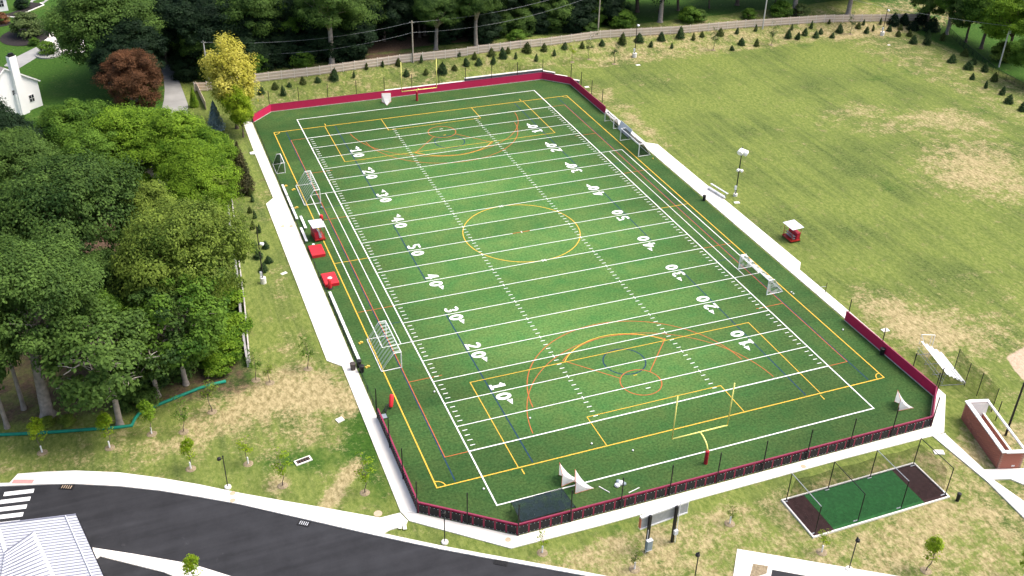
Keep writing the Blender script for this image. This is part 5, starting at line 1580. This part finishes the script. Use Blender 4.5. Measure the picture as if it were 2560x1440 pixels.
kind('sparse', 4.4, 4.6, 7.6, 95, 95, .34, .95, .26, 6.5, 'bark_pale', nlimb=22, lo=-.95)
kind('vase', 3.3, 4.9, 6.6, 170, 95, .27, .80, .20, 3.0, lobes=14, lo=-.9, flat=1.1, inner=.3)
kind('low', 4.2, 4.4, 4.4, 180, 120, .40, 1.15, .22, 2.0, lo=-.95, nlimb=6)
kind('shrub', 1.7, 1.5, 1.3, 55, 80, .24, .55, .08, .5, lo=-.9, nlimb=6)
kind('young', .72, 1.35, 3.0, 30, 40, .18, .32, .045, 2.0, lo=-.95, nlimb=7, flat=1.0)
kind('wispy', .85, 1.1, 3.0, 16, 22, .17, .36, .04, 2.2, lo=-.95, nlimb=9, flat=.9)

def conifer_mesh(nm, h, rr, tiers, per, leaf, droop=.25, bulge=.35):
    C, N_, S = [], [], []
    for i in range(tiers):
        f = i/(tiers-1)
        z = h*(.06+.92*f)
        prof = (1-f)**(.62 if h < 4 else .8)*min(1.0, .50+.55*(f/.2)**.5)
        for j in range(max(6, int(per*1.5*(prof+.12)))):
            a = rng.uniform(0, 2*math.pi); q = rng.uniform(.05, 1.0)**.4
            rad = rr*prof*q*rng.uniform(.8, 1.2)+.02
            C.append((rad*math.cos(a), rad*math.sin(a), z-droop*rad+rng.uniform(-.5, .5)*h/tiers))
            N_.append((math.cos(a)*.8+rng.normal()*.4, math.sin(a)*.8+rng.normal()*.4, .7+rng.normal()*.3))
            S.append(leaf*rng.uniform(.7, 1.4))
    cm = quads_mesh('crown', np.array(C), np.array(N_), np.array(S), G_CONE, .5)
    tm = MB().tube([(0, 0, -.1), (0, 0, h*.8)], [rr*.08+.02, .015], 6).mesh('trunk', 'bark')
    KINDS[nm] = (cm, tm, h*.45)
conifer_mesh('cone_a', 2.0, .95, 12, 52, .28)
conifer_mesh('cone_b', 1.75, .90, 11, 50, .27, bulge=.6)
conifer_mesh('cone_c', 2.2, .62, 12, 40, .24)
conifer_mesh('cone_d', 2.5, 1.22, 13, 66, .32, bulge=.55)
conifer_mesh('spruce', 6.0, 1.9, 20, 120, .34, .35)
conifer_mesh('cedar', 9.0, 2.3, 26, 130, .42, .3, .2)
ring_mesh = MB().lathe((0, 0, 0), [(.58, 0), (.48, .06), (.2, .09)], 13).mesh('mulch_ring', 'mulch')

def plant(kd, base, label, cat, m, name, sc=1.0, group=None, sz=None, rz=None):
    cm, tm, zc = KINDS[kd]
    s3 = (sc, sc, sc*(sz or 1.0))
    t = thing(name, label, cat, base, rng.uniform(0, 6.28) if rz is None else rz, group)
    t.scale = s3
    o = put(cm, 'crown', t)
    o.material_slots[0].link = 'OBJECT'; o.material_slots[0].material = m
    put(tm, 'trunk', t)
    return t

def tree(px, py, kd, sc, m, label, name='broadleaf_tree', sz=None, group=None, rz=None):
    """px, py: centre of the crown in the picture; the tree stands on the ground under it"""
    if group == 'trees of the wood on the left' and sz is None: sz = float(rng.uniform(1.1, 1.35))
    zc = KINDS[kd][2]*sc*(sz or 1)
    q = at(px, py, zc)
    g0 = float(gh(q.x, q.y))
    q = at(px, py, zc+g0)
    if group == 'trees behind the wooden fence':
        lo = float(np.interp(q.x, [-60, -16, 27, 76, 163], [150, 136, 138.5, 141, 136]))+2.2*sc
        if q.y < lo: q.y = lo+rng.uniform(0, 2.5)
        g0 = float(gh(q.x, q.y))
    return plant(kd, (q.x, q.y, g0), label, 'tree', m, name, sc, group, sz, rz)
def tree_at(px, py, kd, sc, m, label, name='broadleaf_tree', sz=None, group=None, rz=None):
    return plant(kd, at(px, py), label, 'tree', m, name, sc, group, sz, rz)

# --- the wood on the left
WL = 'trees of the wood on the left'
tree_at(120, 1036, 'tall', 1.12, G_DARK, 'tall tree with thick pale forked trunk at the left edge of the wood', group=WL, sz=1.0, rz=2.2)
tree(125, 560, 'oak', 1.3, G_DARK, 'large dark green tree filling the middle left of the wood', group=WL)
tree(255, 720, 'ragged', .8, G_DARK, 'deep green tree between the large dark crown and the olive crown', group=WL)
tree(425, 650, 'oak', 1.08, G_OLIVE, 'large olive green tree overhanging the low wall', group=WL, sz=1.25)
tree(380, 560, 'ragged', .85, G_OLIVE, 'yellowish green treetop rising behind the olive crown', group=WL)
tree(450, 750, 'ragged', .8, G_MID, 'mid green tree under the olive crown by the low wall', group=WL)
t = tree_at(300, 1062, 'sparse', 1.35, G_DARK, 'thinly leaved tree with pale bare branches at the foot of the wood', group=WL, rz=0.0)
rb = random.Random(7)
for k in range(9):
    a0 = R(-150+120*k/8+rb.uniform(-8, 8)); z0 = rb.uniform(4.2, 7.6); ln = rb.uniform(3.2, 4.6)
    pts = [Vector((0, 0, z0))]
    for j in range(4):
        a0 += rb.uniform(-.35, .35)
        pts.append(pts[-1]+Vector((math.cos(a0), math.sin(a0), rb.uniform(.05, .55)))*(ln/4))
    mb = MB().tube(pts, [.10, .08, .06, .045, .02], 6)
    for j in (2, 3):
        for sg in (-1, 1):
            a1 = a0+sg*rb.uniform(.5, 1.0); q = pts[j]
            e = q+Vector((math.cos(a1), math.sin(a1), rb.uniform(.1, .7)))*rb.uniform(.8, 1.4)
            mb.tube([q, q.lerp(e, .5)+Vector((0, 0, .08)), e], [.045, .035, .012], 5)
    mb.build('bare_branch', 'dead_wood', t, world=False)
tree(250, 830, 'round', .62, G_MID, 'small mid green tree behind the bare-branched tree', group=WL)
tree_at(465, 960, 'sparse', 1.2, G_MID, 'slim pale-trunked tree at the right foot of the wood', group=WL)
tree_at(395, 990, 'sparse', 1.15, G_DARK, 'dark thin tree between the bare-branched tree and the slim trunk', group=WL)
tree_at(18, 1068, 'sparse', .95, G_DARK, 'leaning pale-trunked tree in the lower left corner of the wood', group=WL, sz=2.0)
tree_at(60, 1022, 'sparse', .95, G_MID, 'crooked pale-trunked tree left of the forked trunk', group=WL, sz=2.0)
tree(70, 420, 'oak', .95, G_DARK, 'dark tree below the white house', group=WL)
tree(15, 375, 'round', .85, G_DEEP, 'deep green tree at the left edge in front of the white house', group=WL)
tree(185, 335, 'broad', 1.05, G_MID, 'mid green tree right of the white house', group=WL, sz=1.0)
tree(245, 400, 'ragged', .95, G_MID, 'mid green tree below the copper tree', group=WL, sz=1.0)
tree(325, 345, 'oak', 1.0, G_BRIGHT, 'bright green maple below the copper tree, left crown', group=WL, sz=1.0)
tree(415, 368, 'round', .95, G_BRIGHT, 'bright green maple beside the lane, middle crown', group=WL, sz=1.0)
tree(488, 385, 'broad', .92, G_BRIGHT, 'bright green maple next to the yellow tree, right crown', group=WL, sz=1.0)
tree(490, 470, 'oak', .8, G_BRIGHT, 'bright green tree above the low wall, below the right maple', group=WL)
tree(600, 425, 'cedar', 1.0, G_BROWN, 'brownish cedar at the edge of the left walkway slope', 'cedar_tree')
# --- gardens, upper left
tree(250, 55, 'oak', 1.4, G_DARK, 'great dark green tree over the upper left driveway', sz=1.0)
tree(310, 130, 'round', 1.0, G_DEEP, 'deep green tree right of the great garden tree')
tree(330, 188, 'ragged', .92, G_RED, 'copper red tree beside the lane')
tree(577, 205, 'vase', 1.38, G_YELLOW, 'yellow tree beside the far left corner of the field', 'yellow_tree')
tree(600, 275, 'vase', .8, G_LIME, 'lime green lower growth under the yellow tree')
tree(537, 292, 'spruce', .95, G_SPRUCE, 'small blue spruce at the foot of the yellow tree', 'spruce_tree')
tree(483, 245, 'cedar', .45, G_BRIGHT, 'narrow green cypress between lane and fence stub', 'cypress')
SH = 'garden shrubs'
def shrub(px, py, sc, m, label, name='shrub', sz=None, group=None):
    return plant('shrub', at(px, py), label, 'shrub', m, name, sc, group, sz)
shrub(72, 88, 1.9, G_PALE, 'large grey-green shrub in the dark mulch bed')
shrub(55, 22, .9, G_DEEP, 'round clipped bush at the corner house wall')
shrub(4, 58, .9, G_RED, 'small red shrub at the left edge on a dark bed')
shrub(122, 134, 1.0, G_MID, 'low green plants in the stone planter ring')
shrub(88, 112, .6, G_MID, 'small shrub at the driveway edge')
shrub(262, 172, 1.2, G_DEEP, 'dark shrub left of the copper tree')
# understory along the low walls
for i, (px, py, sc, m) in enumerate(((560, 760, 1.5, G_BRIGHT), (585, 830, 1.2, G_BRIGHT), (540, 850, 1.6, G_BRIGHT), (500, 900, 1.5, G_MID), (570, 890, 1.2, G_BRIGHT), (545, 930, 1.0, G_BRIGHT),
                                     (520, 800, 1.8, G_MID), (430, 940, 1.6, G_DARK), (360, 960, 1.7, G_DEEP), (340, 1010, 1.3, G_DARK), (170, 1060, .5, G_OLIVE), (120, 1060, .45, G_OLIVE))):
    shrub(px, py, sc, m, 'understory bush, %s counted along the edge of the left wood' % ordinal(i), 'bush', .8, 'understory bushes of the left wood')

# --- the wood behind the far fence
WB = 'trees behind the wooden fence'
back = [(345, 30, 'broad', 1.2, 0), (400, 50, 'round', 1.0, 1), (455, 40, 'broad', 1.25, 1), (510, 120, 'round', .95, 0), (520, 90, 'round', 1.1, 1), (560, 30, 'wide', 1.15, 1), (600, 110, 'round', 1.0, 1), (640, 60, 'broad', 1.2, 0),
        (650, 150, 'round', .8, 1), (690, 100, 'round', 1.0, 1), (730, 30, 'wide', 1.2, 1), (760, 110, 'round', .9, 2), (800, 50, 'broad', 1.1, 1), (870, 90, 'sparse', 1.4, 2), (860, 20, 'wide', 1.2, 0), (930, 60, 'broad', 1.0, 0),
        (960, 10, 'round', 1.2, 1), (1000, 60, 'round', .85, 1), (1110, 60, 'round', .9, 1), (1100, 10, 'broad', 1.1, 1), (1165, 50, 'broad', 1.0, 0), (1220, 20, 'round', 1.1, 1), (1260, 80, 'round', .9, 1), (1310, 40, 'broad', 1.0, 0),
        (1350, 90, 'round', .75, 1), (1390, 30, 'round', 1.0, 1), (1430, 75, 'round', .85, 0), (1470, 20, 'broad', 1.0, 1), (1540, 45, 'round', .9, 1), (1570, 0, 'broad', 1.0, 1), (720, 160, 'sparse', .8, 0), (580, 170, 'round', .6, 2),
        (425, 10, 'wide', 1.2, 1), (500, -10, 'wide', 1.2, 1), (640, -20, 'wide', 1.2, 1), (800, -30, 'wide', 1.2, 1), (1030, -30, 'wide', 1.0, 1), (1280, -20, 'wide', 1.1, 1), (1440, -40, 'wide', 1.1, 1)]
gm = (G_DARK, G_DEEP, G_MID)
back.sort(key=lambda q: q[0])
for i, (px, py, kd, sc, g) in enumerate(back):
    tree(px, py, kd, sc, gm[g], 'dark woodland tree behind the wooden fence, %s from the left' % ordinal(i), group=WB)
tree_at(830, 162, 'tall', .95, G_DARK, 'tall tree with bare pale trunk just behind the far wooden fence', rz=1.0)
tree_at(1190, 118, 'tall', .75, G_DARK, 'tree with slim trunk behind the fence, right of the far goalpost')
tree_at(1090, 124, 'tall', .72, G_DARK, 'leafy tree with stout trunk behind the fence, above the far goalpost', sz=.85)
tree_at(1650, 55, 'tall', .9, G_DEEP, 'tree with pale trunk behind the fence at the shaded lawn')
tree_at(1985, 35, 'tall', .95, G_DEEP, 'tree with stout trunk behind the fence, right of the pale pole')
tree_at(2120, 36, 'tall', .95, G_DEEP, 'tree with straight trunk behind the fence at the grey house')
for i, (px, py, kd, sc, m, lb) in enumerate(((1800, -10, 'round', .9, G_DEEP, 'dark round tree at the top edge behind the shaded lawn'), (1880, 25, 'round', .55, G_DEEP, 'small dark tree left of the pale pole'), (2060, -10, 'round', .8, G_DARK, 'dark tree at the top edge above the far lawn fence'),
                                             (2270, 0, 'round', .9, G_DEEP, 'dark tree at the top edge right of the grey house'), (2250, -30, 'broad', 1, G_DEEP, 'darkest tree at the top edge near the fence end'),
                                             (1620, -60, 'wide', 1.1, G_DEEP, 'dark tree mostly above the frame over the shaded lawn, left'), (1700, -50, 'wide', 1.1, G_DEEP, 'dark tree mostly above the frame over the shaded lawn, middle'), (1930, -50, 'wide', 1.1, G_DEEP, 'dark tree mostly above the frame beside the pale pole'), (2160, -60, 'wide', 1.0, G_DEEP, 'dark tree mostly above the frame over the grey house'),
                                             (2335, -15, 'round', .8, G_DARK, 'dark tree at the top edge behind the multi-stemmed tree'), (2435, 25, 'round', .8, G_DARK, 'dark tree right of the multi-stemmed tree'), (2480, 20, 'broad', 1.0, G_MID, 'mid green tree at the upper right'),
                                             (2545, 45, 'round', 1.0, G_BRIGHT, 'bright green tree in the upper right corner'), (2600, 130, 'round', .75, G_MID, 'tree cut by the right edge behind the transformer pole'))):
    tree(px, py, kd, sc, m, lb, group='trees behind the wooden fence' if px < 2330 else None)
t = tree_at(2366, 86, 'tall', .66, G_MID, 'green multi-stemmed tree with pale stems at the right end of the wooden fence', rz=0.0)
for dx, dz, l_ in ((-.9, 10, .26), (1.6, 9.5, .24), (4.2, 8.2, .2)):
    MB().tube([(0, 0, 0), (dx*.35, .1, dz*.5), (dx, .5, dz)], [l_*1.6, l_*1.2, l_*.5], 8).build('stem', 'bark_pale', t, world=False)
for i, (px, py, sc, m, lb) in enumerate(((2505, 150, 1.5, G_OLIVE, 'yellowish shrub at the foot of the transformer pole'), (1720, 55, 1.3, G_MID, 'left leafy shrub behind the fence by the shaded lawn'), (1745, 52, 1.0, G_DARK, 'right leafy shrub behind the fence by the shaded lawn'),
                                         (1560, 70, 1.5, G_MID, 'bright low shrub behind the fence by the brown pole'), (1870, 46, .9, G_MID, 'low shrub left of the reddish bed'), (1950, 42, 1.4, G_MID, 'leafy shrub right of the pale pole'), (2000, 40, 1.1, G_PALE, 'pale shrub right of the pale pole'),
                                         (1290, 108, 1.1, G_MID, 'shrub behind the fence, third pole bay'), (640, 178, 1.6, G_MID, 'leafy shrub hanging over the wooden fence left'), (760, 165, 1.3, G_MID, 'leafy shrub over the wooden fence, left of the bare trunk'),
                                         (1480, 88, 1.0, G_DARK, 'dark shrub left of the brown pole'))):
    shrub(px, py, sc, m, lb)

# --- dense growth right behind the fence, so that little ground shows between the trunks
fy = lambda px: float(np.interp(px, [490, 640, 800, 1000, 1250, 1500, 1840, 2310], [213, 188, 168, 142, 110, 80, 58, 40]))
n_t = 0
for px in list(range(380, 1570, 46))+list(range(400, 1560, 58))+list(range(420, 1540, 64)):
    second = n_t >= 26
    if not second and (895 < px < 1100 or 1150 < px < 1190): 
        n_t += 1; continue
    if 1035 < px < 1085: 
        n_t += 1; continue
    py = (fy(px) if px > 470 else 205)-(rng.uniform(12, 24) if not second else (rng.uniform(48, 75) if n_t < 46 else rng.uniform(85, 110)))
    if px < 470 and not second: py = 150-rng.uniform(0, 20)
    q = at(px, py)
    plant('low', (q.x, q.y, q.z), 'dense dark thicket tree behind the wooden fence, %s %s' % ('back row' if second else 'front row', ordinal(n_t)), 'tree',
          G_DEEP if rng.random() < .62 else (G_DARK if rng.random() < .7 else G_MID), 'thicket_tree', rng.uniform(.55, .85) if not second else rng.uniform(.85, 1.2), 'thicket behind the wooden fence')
    n_t += 1

# --- small evergreens along the fences
def from_zoom(ox, oy, s, pts): return [(ox+a/s, oy+b/s, k) for a, b, k in pts]
ev = from_zoom(600, 0, 3, [(265, 665, 'a'), (330, 715, 'a'), (370, 650, 'b'), (475, 632, 'a'), (585, 617, 'b'), (705, 595, 'd'), (160, 700, 'b'), (855, 582, 'c'), (1190, 490, 'b'), (1250, 572, 'a'), (1395, 557, 'a'), (1515, 550, 'd'), (1610, 524, 'a'),
                           (1700, 492, 'a'), (1790, 486, 'd'), (1760, 442, 'a'), (950, 520, 'c'), (1360, 470, 'c'), (1070, 500, 'c'), (1640, 425, 'c')])
ev += from_zoom(1200, 0, 3, [(88, 420, 'd'), (100, 482, 'a'), (175, 438, 'd'), (210, 400, 'a'), (268, 440, 'c'), (350, 390, 'd'), (480, 382, 'a'), (420, 458, 'c'), (555, 420, 'c'), (635, 366, 'b'), (765, 362, 'a'), (915, 342, 'a'), (1065, 330, 'd'), (1195, 312, 'd'),
                             (1280, 352, 'c'), (1358, 305, 'd'), (1438, 362, 'c'), (1503, 285, 'd'), (1600, 300, 'c'), (1665, 276, 'a'), (1800, 264, 'd'), (1890, 378, 'b')])
ev += from_zoom(1640, 0, 5.333, [(1072, 450, 'c'), (1330, 415, 'c'), (1135, 598, 'a'), (1340, 615, 'a'), (1760, 508, 'a'), (1885, 522, 'a'), (1805, 400, 'c'), (1980, 472, 'a'), (2065, 380, 'c'), (2130, 502, 'a'), (2195, 455, 'a'), (2305, 320, 'c'), (2345, 505, 'a'), (2445, 434, 'd')])
ev += from_zoom(2120, 0, 4.8, [(120, 340, 'b'), (185, 300, 'c'), (220, 395, 'a'), (300, 372, 'c'), (385, 295, 'c'), (490, 374, 'a'), (540, 300, 'D'), (625, 360, 'b'), (675, 285, 'D'), (600, 435, 'a'), (735, 435, 'a'), (775, 360, 'D'), (780, 522, 'd'), (885, 275, 'E'),
                               (955, 440, 'a'), (945, 532, 'd'), (1125, 484, 'd'), (1000, 370, 'E'), (1245, 748, 'd'), (1395, 674, 'a'), (1503, 770, 'a'), (1440, 828, 'd'), (1635, 855, 'a'), (1490, 955, 'a'), (1750, 970, 'd'), (1650, 1058, 'c'), (1845, 1135, 'a'), (1920, 1236, 'd'), (2085, 1330, 'd'), (1930, 330, 'c')][:-1])
ev += from_zoom(560, 440, 3, [(200, 150, 'c'), (215, 195, 'c'), (195, 275, 'b'), (234, 318, 'c'), (215, 395, 'a'), (262, 425, 'c'), (225, 530, 'a'), (315, 540, 'a'), (260, 612, 'd'), (335, 648, 'b'), (295, 715, 'b')])
ev.sort(key=lambda q: q[0])
n_l = 0; n_r = 0
for i, (px, py, k) in enumerate(ev):
    sc = {'a': 1.0, 'b': .95, 'c': .85, 'd': 1.05, 'D': 1.45, 'E': 1.9}[k]*rng.uniform(.74, 1.0)
    kd = 'cone_'+{'D': 'd', 'E': 'd'}.get(k, k)
    m = G_DEEP if k in 'DE' else (G_CONE2 if rng.random() < .35 else G_CONE)
    left = py > 470 and px < 700
    if left: sc *= .82
    if left: lb = 'small evergreen on the left slope below the walkway, %s from the left' % ordinal(n_l); n_l += 1
    else: lb = 'small evergreen planted before the fences, %s counted from the left' % ordinal(n_r); n_r += 1
    ep = plant(kd, at(px, py), lb, 'evergreen', m, 'evergreen_sapling', sc, 'evergreens of the left slope' if left else 'evergreens planted before the wooden and chain-link fences', sz=rng.uniform(.78, 1.15))
    ep.scale = (ep.scale[0]*rng.uniform(.82, 1.22), ep.scale[1]*rng.uniform(.82, 1.22), ep.scale[2])
    ep.rotation_euler = (rng.normal()*.06, rng.normal()*.06, ep.rotation_euler[2])

# --- staked young trees
def young(px, py, label, m, kd='young', sc=1.0, guard=True, ring=True):
    b = at(px, py)
    t = plant(kd, b, label, 'young tree', m, 'young_tree', sc)
    if guard: MB().tube([(0, 0, 0), (0, 0, .95/sc)], .085/sc, 8).build('trunk_guard', 'white_paint', t, world=False)
    if ring:
        o = put(ring_mesh, 'mulch_ring', t, (0, 0, -.01)); o.scale = (1/sc,)*3
Z = lambda ox, oy, s, x, y: (ox+x/s, oy+y/s)
young(*Z(0, 900, 2.667, 282, 617), 'young bright tree with white trunk guard, leftmost above the road', G_LIME, sc=1.05)
young(*Z(0, 900, 2.667, 733, 585), 'young bright tree with white trunk guard in front of the green sock', G_LIME, sc=1.1)
young(*Z(0, 900, 2.667, 1012, 493), 'young green tree with white guard just right of the sock bend', G_BRIGHT, sc=1.05)
young(*Z(0, 900, 2.667, 1225, 478), 'young dark-leaved tree beyond the sock, without trunk guard', G_MID, 'wispy', 1.15, False)
young(*Z(0, 900, 2.667, 1415, 345), 'young thin tree with yellowing top at the end of the sock', G_OLIVE, 'wispy', 1.3, False)
young(*Z(0, 900, 2.667, 1273, 725), 'young bright tree with white guard left of the road lamp post', G_LIME, sc=.95)
young(*Z(0, 900, 2.667, 1656, 692), 'young thin tree with white guard right of the road lamp post', G_LIME, 'wispy', .95)
young(*Z(600, 900, 2.667, 285, 838), 'young yellowish thin tree left of the yard drain', G_LIME, 'wispy', 1.15, False)
young(*Z(600, 900, 2.667, 833, 885), 'young lime tree on the bare strip near the left walkway', G_LIME, 'wispy', 1.2, False)
young(*Z(600, 900, 2.667, 200, 152), 'bare staked sapling on the left slope, nearer the wood', G_OLIVE, 'wispy', .8, False)
young(770, 922, 'young sapling on the left slope below the wide walkway', G_MID, 'wispy', 1.15, False)
young(640, 950, 'young sapling at the lower end of the low walls', G_MID, 'wispy', 1.1, False)
young(*Z(1200, 900, 2.667, 415, 1285), 'thin staked tree with white guard at the near left corner walkway', G_LIME, 'wispy', .7)
young(*Z(1200, 900, 2.667, 1030, 1395), 'bare staked tree with white guard below the scoreboard', G_OLIVE, 'wispy', .7)
young(*Z(1200, 900, 2.667, 1665, 1090), 'bare staked tree with white guard right of the scoreboard', G_OLIVE, 'wispy', .65)
young(*Z(1840, 960, 3, 642, 1262), 'thin tree with white guard at the near corner of the batting cage', G_LIME, 'wispy', .75)
young(*Z(1840, 960, 3, 1425, 1400), 'young bright tree on a mulch ring right of the lamp post', G_LIME, sc=1.05, guard=False)
young(2556, 1452, 'young bright tree cut by the lower right corner', G_LIME, sc=1.0)
young(488, 1470, 'young bright treetop on the kerb island at the bottom edge', G_LIME, sc=.95)
for px, py, lb in ((1472, 148, 'thin sapling on the far slope left of the floodlight pole'), (1535, 160, 'bare sapling on a mulch ring left of the floodlight pole'), (1783, 125, 'bare staked sapling on the far slope'), (1928, 112, 'leafy thin sapling on the far slope below the pale pole'), (2126, 85, 'leafy thin sapling at the left of the right floodlight pole')):
    young(px, py, lb, G_PALE, 'wispy', 1.2, False)
young(1430, 155, 'young yellowish shrub tree beyond the far right corner', G_LIME, 'wispy', 1.1, False)
